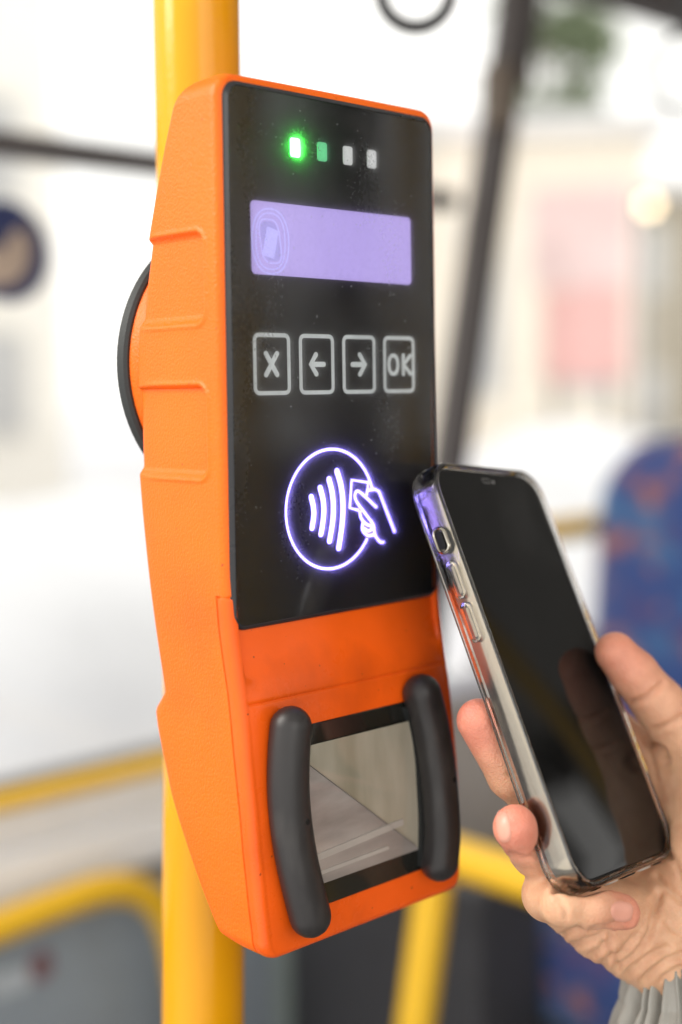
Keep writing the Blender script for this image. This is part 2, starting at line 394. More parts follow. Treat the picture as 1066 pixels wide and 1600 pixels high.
def tube(P, r, n=20, closed=False, round_ends=False):
    P = np.asarray(P, float); r = np.broadcast_to(np.asarray(r, float), (len(P),)).copy()
    if round_ends:
        d0 = P[0] - P[1]; d0 /= np.linalg.norm(d0); d1 = P[-1] - P[-2]; d1 /= np.linalg.norm(d1)
        A = [math.radians(a) for a in (85, 68, 50, 32, 15)]
        pre = [P[0] + d0 * r[0] * math.sin(a) for a in A]; prer = [r[0] * math.cos(a) for a in A]
        suf = [P[-1] + d1 * r[-1] * math.sin(a) for a in A[::-1]]; sufr = [r[-1] * math.cos(a) for a in A[::-1]]
        P = np.vstack([pre, P, suf]); r = np.r_[prer, r, sufr]
    T, N, B = frames(P, closed)
    th = np.linspace(0, 2 * math.pi, n, endpoint=False)
    rings = [P[i] + r[i] * (np.cos(th)[:, None] * N[i] + np.sin(th)[:, None] * B[i]) for i in range(len(P))]
    if closed:
        V, F = loft(rings, True, False, False); m = len(P)
        for i in range(n):
            j = (i + 1) % n; F.append([(m - 1) * n + i, (m - 1) * n + j, j, i])
        return V, F
    return loft(rings)

def rrect(w, h, r, n=6, cx=0.0, cy=0.0):
    P = []
    for sx, sy, a0 in ((1, 1, 0), (-1, 1, 90), (-1, -1, 180), (1, -1, 270)):
        for k in range(n + 1):
            a = math.radians(a0 + 90 * k / n)
            P.append((cx + sx * (w / 2 - r) + r * math.cos(a), cy + sy * (h / 2 - r) + r * math.sin(a)))
    return np.array(P)

def round_quad(C, r, n=6):
    """rounded convex quad from corners in ccw order"""
    C = np.asarray(C, float); out = []
    for i in range(4):
        p = C[i]; a = C[i - 1] - p; b = C[(i + 1) % 4] - p
        a /= np.linalg.norm(a); b /= np.linalg.norm(b)
        half = math.acos(np.clip(a @ b, -1, 1)) / 2; t = r / math.tan(half)
        c = p + (a + b) / np.linalg.norm(a + b) * r / math.sin(half)
        s = p + a * t - c; e = p + b * t - c
        a0 = math.atan2(s[1], s[0]); a1 = math.atan2(e[1], e[0]); d = (a1 - a0 + math.pi) % (2 * math.pi) - math.pi
        for k in range(n + 1):
            an = a0 + d * k / n; out.append(c + r * np.array([math.cos(an), math.sin(an)]))
    return np.array(out)

def inset(P, d):
    """inset a ccw convex-ish closed polygon by d"""
    P = np.asarray(P, float); T = np.roll(P, -1, 0) - np.roll(P, 1, 0); T /= np.linalg.norm(T, axis=1)[:, None]
    return P + d * np.c_[-T[:, 1], T[:, 0]]

def slab(outline, steps, mapf):
    """stack of insets: steps = [(inset, height), ...]; mapf(P2, h) -> 3D"""
    rings = [mapf(inset(outline, i) if i else np.asarray(outline, float), h) for i, h in steps]
    return loft(rings)

XZ = lambda P, y: np.c_[P[:, 0], np.full(len(P), y), P[:, 1]]

def stroke(P, w, y0, h, closed=False, gap=0.0, capn=7):
    """raised line on the panel plane: returns V, F, material index (0 top, 1 sides)"""
    P = np.asarray(P, float)
    if closed: T = np.roll(P, -1, 0) - np.roll(P, 1, 0)
    else: T = np.gradient(P, axis=0)
    T /= np.linalg.norm(T, axis=1)[:, None]; N = np.c_[-T[:, 1], T[:, 0]]
    Lf = P + N * w / 2; Rt = P - N * w / 2
    V = []; F = []; fm = []
    def add(p, y): V.append((p[0], y, p[1])); return len(V) - 1
    m = len(P); yt = y0 - h; y0 = y0 - gap; h = y0 - yt
    a = [add(p, y0 - h) for p in Lf]; b = [add(p, y0 - h) for p in Rt]
    a0 = [add(p, y0) for p in Lf]; b0 = [add(p, y0) for p in Rt]
    for i in range(m if closed else m - 1):
        j = (i + 1) % m
        F.append([a[i], a[j], b[j], b[i]]); fm.append(0)
        F.append([a0[i], a0[j], a[j], a[i]]); fm.append(1)
        F.append([b[i], b[j], b0[j], b0[i]]); fm.append(1)
        if gap: F.append([a0[j], a0[i], b0[i], b0[j]]); fm.append(2)
    if not closed:
        for end, s in ((0, -1), (m - 1, 1)):
            base = math.atan2(N[end][1], N[end][0])
            pts = []
            for k in range(1, capn):
                an = base - s * math.pi * k / capn
                pts.append(P[end] + w / 2 * np.array([math.cos(an), math.sin(an)]))
            t = [a[end]] + [add(p, y0 - h) for p in pts] + [b[end]]
            u = [a0[end]] + [add(p, y0) for p in pts] + [b0[end]]
            c = add(P[end], y0 - h)
            for k in range(len(t) - 1):
                F.append([t[k], t[k + 1], c]); fm.append(0)
                F.append([u[k], u[k + 1], t[k + 1], t[k]]); fm.append(1)
    return np.array(V), F, fm

def strokes(items):
    V = []; F = []; fm = []; k = 0
    for v, f, m in items:
        V.append(v); F += [[i + k for i in q] for q in f]; fm += m; k += len(v)
    return np.vstack(V), F, fm

def seg(a, b, n=2):
    return np.linspace(a, b, n)

#@@BUS
# ------------------------------------------------------------------ the bus: floor, ceiling, window wall
YW = 750.0
def quad(a, b, c, d): return np.array([a, b, c, d], float), [[0, 1, 2, 3]]
V, F = box2((-900, -1650, -1010), (5200, 790, -950)); obj('bus_floor', V, F, 'floor', kind='structure', smooth=False, label='grey flecked vinyl floor of the bus')
V, F = box2((-900, -1650, 1000), (5200, 790, 1040)); obj('bus_ceiling', V, F, 'ceiling', kind='structure', smooth=False, label='pale ceiling panel of the bus')

wall = empty('side_wall', (500, YW, -950), 'bus side wall of blue grey, green grey and beige panels under the windows', 'wall')
V, F = box2((-900, YW, -950), (640, YW + 40, -402), 3); obj('panel', V, F, 'panel_grey', wall, label='blue grey lower panel')
V, F = box2((643, YW + 4, -950), (830, YW + 40, -402), 3); obj('panel', V, F, 'panel_green', wall, label='pale grey green lower panel')
V, F = box2((833, YW + 2, -950), (5200, YW + 40, -300), 3); obj('panel', V, F, 'panel_beige', wall, label='beige lower panel')
V, F = box2((-900, YW - 8, -400), (830, YW + 39, -384), 2); obj('strip', V, F, 'brown_gap', wall)
V, F = box2((-900, YW - 22, -384), (830, YW + 38, -336), 7, 3); obj('ledge', V, F, 'ledge', wall, label='pale grey ledge, lower step')
V, F = box2((-900, YW - 12, -336), (830, YW + 37, -290), 9, 3); obj('ledge', V, F, 'ledge', wall, label='pale grey ledge, upper step')
V, F = box2((833, YW - 6, -300), (5200, YW + 37, -270), 6, 3); obj('ledge', V, F, 'ledge', wall)
V, F = box2((-900, YW + 1, 615), (5200, YW + 40, 1000), 4); obj('header_panel', V, F, 'dark_frame', wall, label='dark panel above the windows')

def window(x0, x1, z0, z1, label, bar, ends=(1, 1)):
    w = empty('bus_window', ((x0 + x1) / 2, YW + 15, z0), label, 'window')
    t = 26
    parts = [box2((x0, YW + 3, z0), (x0 + t, YW + 34, z1), 3), box2((x1 - t, YW + 3, z0), (x1, YW + 34, z1), 3),
             box2((x0 + t, YW + 3, z1 - t), (x1 - t, YW + 34, z1), 3), box2((x0 + t, YW + 3, z0), (x1 - t, YW + 34, z0 + 10), 3)]
    for i_, (v, f) in enumerate(parts):
        if i_ > 1 or ends[i_]: obj('frame_bar', v, f, 'dark_frame', w)
    if bar:
        v, f = box2((x0 + t, YW - 2, 290), (x1 - t, YW + 30, 312), 3); obj('divider_bar', v, f, 'dark_frame', w)
        v, f = quad((x0 + t, YW + 16, 312), (x1 - t, YW + 16, 312), (x1 - t, YW + 16, z1 - t), (x0 + t, YW + 16, z1 - t)); obj('pane', v, f, 'pane', w, smooth=False, label='upper pane')
        v, f = quad((x0 + t, YW + 20, z0 + 10), (x1 - t, YW + 20, z0 + 10), (x1 - t, YW + 20, 290), (x0 + t, YW + 20, 290)); obj('pane', v, f, 'pane', w, smooth=False, label='lower pane')
    else:
        v, f = quad((x0 + t, YW + 18, z0 + 10), (x1 - t, YW + 18, z0 + 10), (x1 - t, YW + 18, z1 - t), (x0 + t, YW + 18, z1 - t)); obj('pane', v, f, 'pane', w, smooth=False)
    return w
window(-800, 975, -290, 615, 'bright bus window behind the orange device, crossed by a thin dark bar', True, (1, 0))
window(977, 3100, -270, 615, 'bright bus window to the right of the dark leaning pillar', False, (0, 1))
window(3120, 5150, -270, 615, 'farthest bus window along the wall beyond the blue seat', False)

# dark leaning post between the two windows, with a brown latch
def bar_between(p, q, hw, hd):
    p = np.array(p, float); q = np.array(q, float); d = (q - p) / np.linalg.norm(q - p)
    u = np.array([0, 1.0, 0]); s = np.cross(d, u); s /= np.linalg.norm(s)
    rings = []
    O2 = rrect(2 * hw, 2 * hd, min(hw, hd) * 0.5, 4)
    for t in np.linspace(0, 1, 6):
        c = p + (q - p) * t; rings.append(c + O2[:, :1] * s + O2[:, 1:] * u)
    return loft(rings)
pil = empty('window_pillar', (905, YW - 18, -270), 'dark leaning post between the two windows with a brown latch on it', 'pillar')
V, F = bar_between((845, YW - 24, -268), (1050, YW - 24, 640), 23, 14); obj('post', V, F, 'dark_frame', pil)
V, F = bar_between((1020, YW - 20, 452), (1066, YW - 20, 640), 33, 9); obj('upper_cover', V, F, 'dark_frame', pil)
V, F = box((975, YW - 42, 418), (34, 36, 76), 8, None, 3); obj('latch', V, F, 'latch', pil)

# opposite side of the bus, seen mirrored in the glossy faces
opp = empty('opposite_wall', (1500, -1650, -950), 'opposite bus wall with windows, mirrored in the glossy device', 'wall')
V, F = box2((-300, -1690, -950), (5200, -1650, -40), 4); obj('panel', V, F, 'panel_beige', opp)
V, F = box2((-300, -1690, 760), (5200, -1650, 1000), 4); obj('header_panel', V, F, 'dark_frame', opp)
for x in (-300, 620, 1560, 2900, 4200): 
    V, F = box2((x, -1688, -40), (x + 150, -1652, 760), 4); obj('post', V, F, 'dark_frame', opp)
V, F = box2((-150, -1680, 200), (5000, -1660, 222), 3); obj('divider_bar', V, F, 'dark_frame', opp)

V, F = box2((5160, -1650, -950), (5200, 750, 1000)); obj('rear_wall', V, F, 'brown_gap', kind='structure', smooth=False, label='taupe rear wall of the bus')
# yellow rails
def rail(name, P, r, label, mat='yellow2', group=None):
    P = np.asarray(P, float)
    V, F = tube(P, r, 18)
    return obj(name, V, F, mat, label=label, cat='handrail', origin=P[0], group=group)
rail('handrail', [(-500, YW - 26, -283), (200, YW - 26, -283), (660, YW - 26, -283)], 9.5, 'thin yellow rail along the sill of the window at left')
curve = catmull([(-300, 690, -384), (0, 690, -384), (230, 690, -383), (320, 690, -378), (385, 690, -376), (425, 690, -388), (455, 690, -420), (472, 690, -480), (480, 690, -600), (482, 690, -950)], 8)
rail('handrail', curve, 15, 'thick yellow handrail bending down behind the yellow pole, lower left')
rail('handrail', [(1040, YW - 30, -104), (1160, YW - 30, -104), (1420, YW - 30, -104)], 16, 'pale yellow rail between the phone and the blue seat')
gr = empty('modesty_rail', (500, 400, -950), 'yellow crossbar on a leaning yellow post, below and right of the orange device', 'handrail')
V, F = tube([(545, 745, -312), (545, 500, -312), (545, 120, -312)], 17, 18); obj('crossbar', V, F, 'yellow2', gr)
pa, pb = atD(675, 1405, 1100), atD(650, 1600, 1100)
V, F = tube([pa + (pa - pb) * .12, pb, pb + (pb - pa) * 4.9], 15.5, 18); obj('post', V, F, 'yellow2', gr)
for x, y, w_ in ((1075, -950, 'middle'), (580, -700, 'nearest'), (2150, -640, 'farthest')):
    P = [(x, y, -950), (x, y, 0), (x, y, 1000)]
    rail('handrail_pole', P, 26 if x > 2000 else 17, w_ + ' of the three yellow poles across the aisle, seen mirrored in black glass', group='yellow poles across the aisle')

# charcoal box below the seats
V, F = box2((655, 470, -950), (758, 745, -398), 12, 3); obj('wheel_arch_box', V, F, 'dark_panel', label='charcoal box on the floor behind the leaning yellow post', cat='box', origin=(705, 610, -950))

# seats facing the camera
def seat(x, y, label):
    s = empty('bus_seat', (x, y, -950), label, 'seat', 'blue patterned bus seats')
    # backrest: rounded outline in (y, z), given thickness and a padded rim
    o = []
    for yy, zz in rrect(410, 640, 95, 10, 0, 0): o.append((yy, zz))
    o = np.array(o)[::-1]
    o[:, 0] *= 1 - 0.10 * np.clip((o[:, 1] + 320) / 640, 0, 1)
    lean = 0.03
    def mp(P, h): return np.c_[x + h + lean * (P[:, 1] + 320), y + P[:, 0], -306 + P[:, 1]]
    o2 = o[::-1]
    V, F = slab(o2, [(60, -34), (26, -32), (8, -22), (0, -6), (0, 20), (6, 30)], mp); obj('backrest', V, F, 'seat', s)
    V, F = slab(o2, [(-2, 20), (-3, 34), (4, 52), (30, 60)], mp); obj('back_shell', V, F, 'seat_shell', s)
    V, F = box((x - 185, y, -520), (370, 410, 90), 34, None, 4); obj('cushion', V, F, 'seat', s)
    V, F = box((x - 190, y, -575), (380, 380, 20), 6); obj('seat_pan', V, F, 'seat_shell', s)
    V, F = box((x - 170, y, -768), (120, 330, 364), 10); obj('pedestal', V, F, 'seat_shell', s)
    return s
seat(1132, 495, 'nearest blue patterned bus seat with orange flecks at the right edge')
seat(2150, 470, 'farther blue patterned bus seat, one row behind the nearest one')

# hanging straps
def strap(c, R, tilt, label):
    c = np.array(c, float)
    s = empty('hanging_strap', (c[0], c[1], 1000), label, 'strap', 'hanging straps')
    a = np.linspace(0, 2 * math.pi, 40, endpoint=False)
    d = np.array([math.cos(tilt), math.sin(tilt), 0])
    P = c + R * (np.cos(a)[:, None] * d + np.sin(a)[:, None] * np.array([0, 0, 1.0]))
    V, F = tube(P, R * (.21 if R < 30 else .10), 12, True); obj('ring', V, F, 'strap', s)
    V, F = box((c[0], c[1], (1000 + c[2] + R) / 2), (26, 6, 1000 - c[2] - R + 8), 1.5, np.array([[d[0], -d[1], 0], [d[1], d[0], 0], [0, 0, 1]])); obj('webbing', V, F, 'web', s)
c = atD(650, -14, 700); strap(c, 18.5, -0.75, 'dark ring strap hanging above the orange device at the top edge')
c = atD(1078, 112, 1300); strap(c, 36, -1.0, 'dark ring strap hanging at the right edge, cut off by it')

# round sticker on the window
st = empty('round_sticker', (350, YW + 12, 204), 'round navy sticker with a beige figure on the window at left', 'sticker')
a = np.linspace(0, 2 * math.pi, 40, endpoint=False)
circ = lambda cx, cz, rx, rz: np.c_[cx + rx * np.cos(a), cz + rz * np.sin(a)]
V, F = slab(circ(356, 207, 45, 46), [(0, YW + 19), (0, YW + 17.6)], XZ); obj('disc', V, F, 'sticker_blue', st)
fig = catmull([(374, 228), (380, 206), (370, 184), (352, 176), (334, 178), (328, 192), (336, 206), (354, 212), (362, 224)], 5, True)[::-1]
V, F = slab(fig, [(0, YW + 17.5), (0, YW + 16.4)], XZ); obj('figure', V, F, 'sticker_beige', st, label='beige figure printed on the disc')
sm = empty('wall_sticker', (345, YW - 2, -457), 'small faded red and pale sticker on the wall panel under the left handrail', 'sticker')
V, F = slab(circ(354, -457, 12, 15), [(0, YW - 0.3), (0, YW - 1.4)], XZ); obj('disc', V, F, 'sticker_red', sm)
V, F = slab(rrect(40, 22, 3, 3, 322, -462), [(0, YW - 0.3), (0, YW - 1.2)], XZ); obj('slip', V, F, 'sticker_white', sm)

# ------------------------------------------------------------------ outside
V, F = quad((-90000, 900, -1400), (160000, 900, -1400), (160000, 160000, -1400), (-90000, 160000, -1400)); obj('snowy_street', V, F, 'snow', kind='structure', smooth=False, label='pale snowy street outside the bus')

def building(name, p0, p1, h, depth, mat, label, nx, nz):
    """front from p0 to p1 (x, y), base on the street"""
    z0 = -1400; p0 = np.array(p0, float); p1 = np.array(p1, float)
    u = p1 - p0; Lw = np.linalg.norm(u); u /= Lw; n = np.array([u[1], -u[0]])      # n points to the bus
    Rm = np.array([[u[0], -n[0], 0], [u[1], -n[1], 0], [0, 0, 1]])
    b = empty(name, (*((p0 + p1) / 2), z0), label, 'building')
    pos = lambda x, y, z: np.array([*(p0 + u * x - n * y), z0 + z])
    V, F = box(pos(Lw / 2, depth / 2, h / 2), (Lw, depth, h), 30, Rm); obj('wall', V, F, mat, b)
    V, F = box(pos(Lw / 2, depth / 2, h + 120), (Lw + 500, depth + 500, 240), 40, Rm); obj('roof', V, F, 'roof', b)
    cw = Lw / nx; ch = h / nz
    for i in range(nx):
        for k in range(nz):
            c = pos((i + .5) * cw, -20, (k + .55) * ch)
            V, F = box(c, (cw * .42, 100, ch * .5), 15, Rm); fr = obj('window', V, F, 'win_frame', b)
            V, F = box(pos((i + .5) * cw, -72, (k + .55) * ch), (cw * .36, 30, ch * .44), 5, Rm); obj('pane', V, F, 'win_dark', fr)
    return b
building('building', (11700, 10900), (13600, 9000), 4500, 4000, 'facade3', 'white flat-roofed building beyond the right-hand window', 2, 1)
building('building', (16200, 12300), (30000, 6000), 4450, 6000, 'facade2', 'grey beige building behind the red kiosk, far right', 6, 2)
building('building', (-6000, 15000), (9500, 15500), 9000, 5000, 'facade', 'cream building across the street behind the left window', 7, 3)

k = empty('billboard', (8820, 6400, -1400), 'faded red billboard with a pink upper half standing outside at right', 'billboard')
u = np.array([.42, -.9]); u /= np.linalg.norm(u); Rk = np.array([[u[0], .9, 0], [u[1], .42, 0], [0, 0, 1.0]])
Rk[:2, 1] /= np.linalg.norm(Rk[:2, 1])
V, F = box((8820, 6400, 520), (700, 60, 780), 15, Rk); obj('lower_panel', V, F, 'red_paint', k, label='red lower panel')
V, F = box((8790, 6420, 1330), (840, 60, 800), 15, Rk); obj('upper_panel', V, F, 'pink_paint', k, label='pale pink upper panel')
for sx in (-240, 240):
    V, F = box(np.array([8820 + u[0] * sx, 6400 + u[1] * sx, -590]), (60, 60, 1620), 8, Rk); obj('post', V, F, 'steel_grey', k)

# snow bank heaped along the far kerb
rings = []
for x in np.linspace(-14000, 26000, 70):
    c = np.array([x, 5200 - 0.02 * x, -1402.0]); hgt = 1050 + 130 * math.sin(x * .0011) + 80 * math.sin(x * .0037 + 1) + 40 * math.sin(x * .011)
    t = np.linspace(0, math.pi, 12)
    rings.append(np.c_[np.full(12, x), c[1] - 1300 * np.cos(t), c[2] + hgt * np.sin(t) ** .8])
V, F = loft(rings, False, False, False); fixnormals(obj('snow_bank', V, F, 'snow_bank', kind='structure', label='heaped snow bank along the far kerb'))

sl = empty('street_lamp', (7526, 4907, -1400), 'lit street lamp glowing as one round warm spot outside', 'lamp')
V, F = tube([(7526, 4960, -1400), (7526, 4960, 0), (7526, 4960, 1330)], [45, 35, 28], 10); obj('post', V, F, 'steel_grey', sl)
th = np.linspace(0.05, math.pi - 0.05, 10)
V, F = tube(np.c_[np.full(10, 7526), np.full(10, 4907), 1303 - 42 * np.cos(th)], 42 * np.sin(th), 14); obj('lamp_glass', V, F, 'lamp_on', sl)
V, F = box((7526, 4940, 1350), (70, 120, 18), 5); obj('bracket', V, F, 'steel_grey', sl)

def tree(x, y, h, cr, label, seed):
    r = np.random.default_rng(seed); z0 = -1400
    t = empty('tree', (x, y, z0), label, 'tree', 'trees outside')
    parts = [tube([(x, y, z0), (x + 60, y, z0 + h * .35), (x, y + 60, z0 + h * .85)], [170, 130, 40], 9)]
    cl = []
    for i in range(11):
        an = r.uniform(0, 6.28); zz = z0 + h * r.uniform(.35, .9); rr = cr * r.uniform(.5, .95)
        e = np.array([x + rr * math.cos(an), y + rr * math.sin(an), zz + cr * .25]); cl.append(e)
        parts.append(tube([(x, y, zz - cr * .35), ((x + e[0]) / 2, (y + e[1]) / 2, zz), e], [60, 40, 12], 6))
    V, F = join(parts); obj('trunk', V, F, 'bark', t)
    n = 5200; V = []; F = []
    for i in range(n):
        c = cl[r.integers(len(cl))] + r.normal(0, cr * .27, 3)
        a1 = r.normal(0, 1, 3); a1 /= np.linalg.norm(a1); b1 = np.cross(a1, r.normal(0, 1, 3)); b1 /= np.linalg.norm(b1)
        s = r.uniform(60, 150); k0 = len(V)
        V += [c - a1 * s, c + b1 * s * .5, c + a1 * s, c - b1 * s * .5]; F.append([k0, k0 + 1, k0 + 2, k0 + 3])
    obj('crown', V, F, 'leaf', t, smooth=False)
tree(17650, 13900, 8700, 600, 'dark green tree rising behind the white building', 3)
tree(20600, 15700, 9600, 900, 'second, farther green tree behind the white building', 5)

#@@POLE
# ------------------------------------------------------------------ yellow pole carrying the device
PX = [(42.0, 80, -420), (42.7, 80, -230), (45.5, 80, -130), (48.5, 80, -60), (50.5, 80, 40), (52.0, 80, 130), (52.7, 80, 230), (54, 80, 420)]
P = catmull([(40, 80, -950)] + PX + [(58, 80, 1000)], 8)
V, F = tube(P, 16.2, 48); obj('handrail_pole', V, F, 'yellow', label='glossy yellow pole that carries the orange ticket device', cat='pole', origin=(40, 80, -950))

#@@DEVICE
# ------------------------------------------------------------------ ticket validator
dev = empty('ticket_validator', (48, 20, -108), 'orange ticket validator with black touch panel mounted on the yellow pole', 'ticket validator')
CX = 48.3; ZT = 175.4; ZB = -107.5
def smooth01(x, a, b):
    t = np.clip((x - a) / (b - a), 0, 1); return t * t * (3 - 2 * t)
YBz = np.array([-108, -107, -106, -105, -103.5, -98, -81.6, -60.5, -38.2, -33.2, -31.5, -26.2, -24.8, -18.7, -3.5, 20.5, 35.8, 48, 63, 80, 95.5, 110, 126.8, 142, 155.7, 167, 170.5, 173, 174.6, 175.4])
YBy = np.array([-5.5, 0, 4, 8, 13.2, 16.8, 25.7, 35.8, 42.6, 43.6, 43.0, 38.6, 38.2, 39.5, 42.2, 45.6, 47.4, 48.4, 48.4, 47.8, 46.4, 44.0, 39.6, 34.6, 29.6, 24.9, 22.6, 20.0, 17.0, 14])
YFz = np.array([-108, -97, -90, -80, -70, -60, -50, -40, -30, -20, -10, -4, 2, 20, 60, 176])
YFy = np.array([-12.2, -11.7, -11.3, -10.7, -10.0, -9.2, -8.0, -6.8, -5.5, -3.9, -2.2, -1.3, -0.6, 0.2, 0.3, 0.3])
Wz = np.array([-108, -97, -90, -70, -40, -20, -5, 10, 60, 130, 176])
Ww = np.array([47.4, 48.0, 48.6, 49.6, 49.8, 49.4, 49.8, 50.2, 50.4, 50.1, 49.6])
def half_w(z):
    w = np.interp(z, Wz, Ww); R = 7.5
    if z > ZT - R: w = w - R + math.sqrt(max(R * R - (z - (ZT - R)) ** 2, 0.05))
    R = 6.5
    if z < ZB + R: w = w - R + math.sqrt(max(R * R - (ZB + R - z) ** 2, 0.05))
    return w
def yfront(z):
    y = np.interp(z, YFz, YFy); R = 2.4
    if z > ZT - R: y += R - math.sqrt(max(R * R - (z - (ZT - R)) ** 2, 0))
    R = 3.0
    if z < ZB + R: y += R - math.sqrt(max(R * R - (ZB + R - z) ** 2, 0))
    return y
zs = list(np.arange(-98, 170, 2.4)) + list(np.linspace(ZB, -98, 16)) + list(np.linspace(167, ZT, 16))
for c0 in (47.8, 53.0, 74.6, 79.0, 97.6, 102.4, 123.4, 128.0): zs += list(np.linspace(c0 - 1.5, c0 + 1.5, 7))
for c0 in (-24.0, 10.6): zs += [c0 - 1.2, c0 - .45, c0, c0 + .45, c0 + 1.2]
zs += list(np.linspace(-34, -24.5, 9))
zs = sorted(zs); zz = [zs[0]]
for z in zs[1:]:
    if z - zz[-1] > 0.28: zz.append(z)
zs = zz
rf = 3.0; rb = 3.2; rings = []; SEAMCOL = None
for z in zs:
    w = half_w(z); yf = yfront(z); yb = max(np.interp(z, YBz, YBy), yf + rf + rb + 6.5)
    rec_face = 1.9 * (1 - smooth01(abs(z + 2), 4, 20)) if z < 14 else 1.5
    yface = yf + rec_face * (1 if z < 14 else 0)
    if 0.5 <= z < 171.4: yface = max(1.6, yface)
    gz = -24.0
    groove = 0.45 * max(0, 1 - abs(z - gz) / 0.45)
    pts = []                                                   # (d, y) from front centre outwards, then to the back
    wi = w - 4.15
    for t in np.linspace(0, 1, 9): pts.append((t * wi, yface + groove))
    pts.append((w - 3.7, yf + 0.15 + groove * 0.3))
    for k in range(0, 7):
        an = math.radians(90 * k / 6); pts.append((w - rf + rf * math.sin(an), yf + rf - rf * math.cos(an)))
    sy = yf + 5.6
    g = 0.9 if z < 10.6 else 0.0
    hz = 0.8 * max(0, 1 - abs(z - 10.6) / 0.45)
    side = [(yf + rf + 0.8, 0), (yf + rf + 1.7, 0), (sy - 0.45, 0), (sy, g), (sy + 0.45, 0)]
    ry0, ry1 = 7.9, 12.6
    y_a = max(sy + 0.8, min(ry0, yb - rb - 2)); y_b = max(y_a + 0.5, min(ry1, yb - rb - 1))
    for t in (0.0, 0.5): side.append((sy + 0.45 + (y_a - sy - 0.45) * (t + .5) / 1.0 if t else y_a - (y_a - sy - .45) * .5, 0))
    for t in np.linspace(0, 1, 12): side.append((y_a + (y_b - y_a) * t, 0))
    for t in np.linspace(0, 1, 11)[1:]: side.append((y_b + (yb - rb - y_b) * t, 0))
    side.sort(key=lambda q: q[0])
    # two grip recesses in the side, open to the back
    prof = (smooth01(z, 48.4, 51.6) * (1 - smooth01(z, 76.6, 78.4))) + (smooth01(z, 98.0, 101.2) * (1 - smooth01(z, 125.2, 127.0)))
    for y, gg in side:
        dx = gg + (hz if y < sy + 0.2 else 0)
        rr = 0.0
        for za, zb in ((48.4, 78.4), (98.0, 127.0)):
            qz = abs(z - (za + zb) / 2) - ((zb - za) / 2 - 4.5); qy = (8.0 + 4.5) - y
            sd = math.hypot(max(qz, 0), max(qy, 0)) + min(max(qz, qy), 0) - 4.5
            wid = 2.2 if z < (za + zb) / 2 else 1.0
            rr += 1.9 * float(smooth01(-sd, 0, wid)) - 0.5 * math.exp(-((sd - 0.7) / 0.6) ** 2) * (1 if y < 40 else 0)
        pts.append((w - dx - rr, y))
    rr = 1.9 * prof
    for k in range(1, 6):
        an = math.radians(90 * k / 5); pts.append((w - rr - rb + rb * math.cos(an), yb - rb + rb * math.sin(an)))
    for t in np.linspace(0, 1, 4)[1:]: pts.append(((w - rr - rb) * (1 - t), yb))
    pts = np.array(pts)
    if hz > 0: pts[9:17, 1] += hz * 0.6; 
    left = np.c_[CX - pts[:, 0], pts[:, 1]]; right = np.c_[CX + pts[:, 0], pts[:, 1]]
    ring = np.vstack([left, right[-2:0:-1]])
    rings.append(np.c_[ring, np.full(len(ring), z)])
npt = len(pts); nr = len(rings[0])
# column of the seam groove
w0 = half_w(0.0); seam_i = None
pp = rings[zs.index(min(zs, key=lambda q: abs(q + 60)))][:npt]
seam_i = int(np.argmin(np.abs(pp[:, 1] - (yfront(-60) + 5.6)) + 10 * (np.arange(npt) < 17)))
V, F = loft(rings)
cover = []; house = []
left_ok = set(range(0, seam_i)); right_ok = set(nr - 1 - i for i in range(0, seam_i))
for f in F:
    if len(f) == 4:
        i = min(q % nr for q in f) if (max(q % nr for q in f) - min(q % nr for q in f) < nr - 2) else nr - 1
        z = V[f, 2].mean()
        (cover if z < 10.6 and (i in left_ok or i in right_ok) else house).append(f)
    else: house.append(f)
def sub(V, F):
    u = sorted({i for f in F for i in f}); mp = {q: k for k, q in enumerate(u)}
    return V[u], [[mp[i] for i in f] for f in F]
v, f = sub(V, house); fixnormals(obj('housing', v, f, 'orange_grain', dev, angle=50, label='finely grained orange housing with two grip recesses in its side'))
v, f = sub(V, cover); fixnormals(obj('front_cover', v, f, 'orange_cover', dev, angle=50, label='smooth orange lower front cover'))

# round mount behind the housing
th = np.linspace(0, 2 * math.pi, 96, endpoint=False)
def disc(profile, cx=48.3, cz=85.5):
    return loft([np.c_[cx + r * np.cos(th), np.full(96, y), cz + r * np.sin(th)] for r, y in profile])
V, F = disc([(40, 38), (46.5, 42), (48.8, 47.5), (49.6, 51.6)]); obj('mount_flare', V, F, 'orange_grain', dev, angle=30)
V, F = disc([(50.4, 51.7), (51.5, 52.6), (51.7, 56.2), (50.8, 57.6), (46, 58)]); obj('mount_plate', V, F, 'black_plastic', dev, angle=30)
V, F = box((48.3, 68, 84), (36, 24, 60), 6, None, 3); obj('pole_clamp', V, F, 'black_plastic', dev)

# black glass touch panel
Q = [(97.2, 0.4), (95.9, 172.5), (0.9, 172.9), (-0.3, -0.5)]
out = round_quad(Q, 5.6, 8)
V, F = slab(inset(out, 1.6), [(0, 2.4), (0, 0.6)], XZ)
pan = obj('touch_panel', V, F, 'plate_black', dev, angle=12, label='black touch panel')
ng = inset(out, 1.70)
obj('cover_glass', XZ(ng, -0.55), [list(range(len(ng)))], 'cover_glass', pan, smooth=False, label='glossy, slightly smeared cover glass')
prof_ = [(0, 2.2), (0, 0.35), (0.22, 0.02), (0.5, -0.12), (1.25, -0.72), (1.5, -0.80), (1.68, -0.72), (1.72, -0.40), (1.72, 2.2)]
rg_ = [XZ(inset(out, i_) if i_ else out, h_) for i_, h_ in prof_]
V, F = loft(rg_, True, False, False); fixnormals(obj('panel_rim', V, F, 'glass_rim', pan, angle=30, label='bevelled black rim of the panel'))
YP = 0.6
def lit(x, z, w, h, lean=0.0):
    P = rrect(w, h, 0.9, 4, 0, 0); return np.c_[x + P[:, 0], z + P[:, 1]]
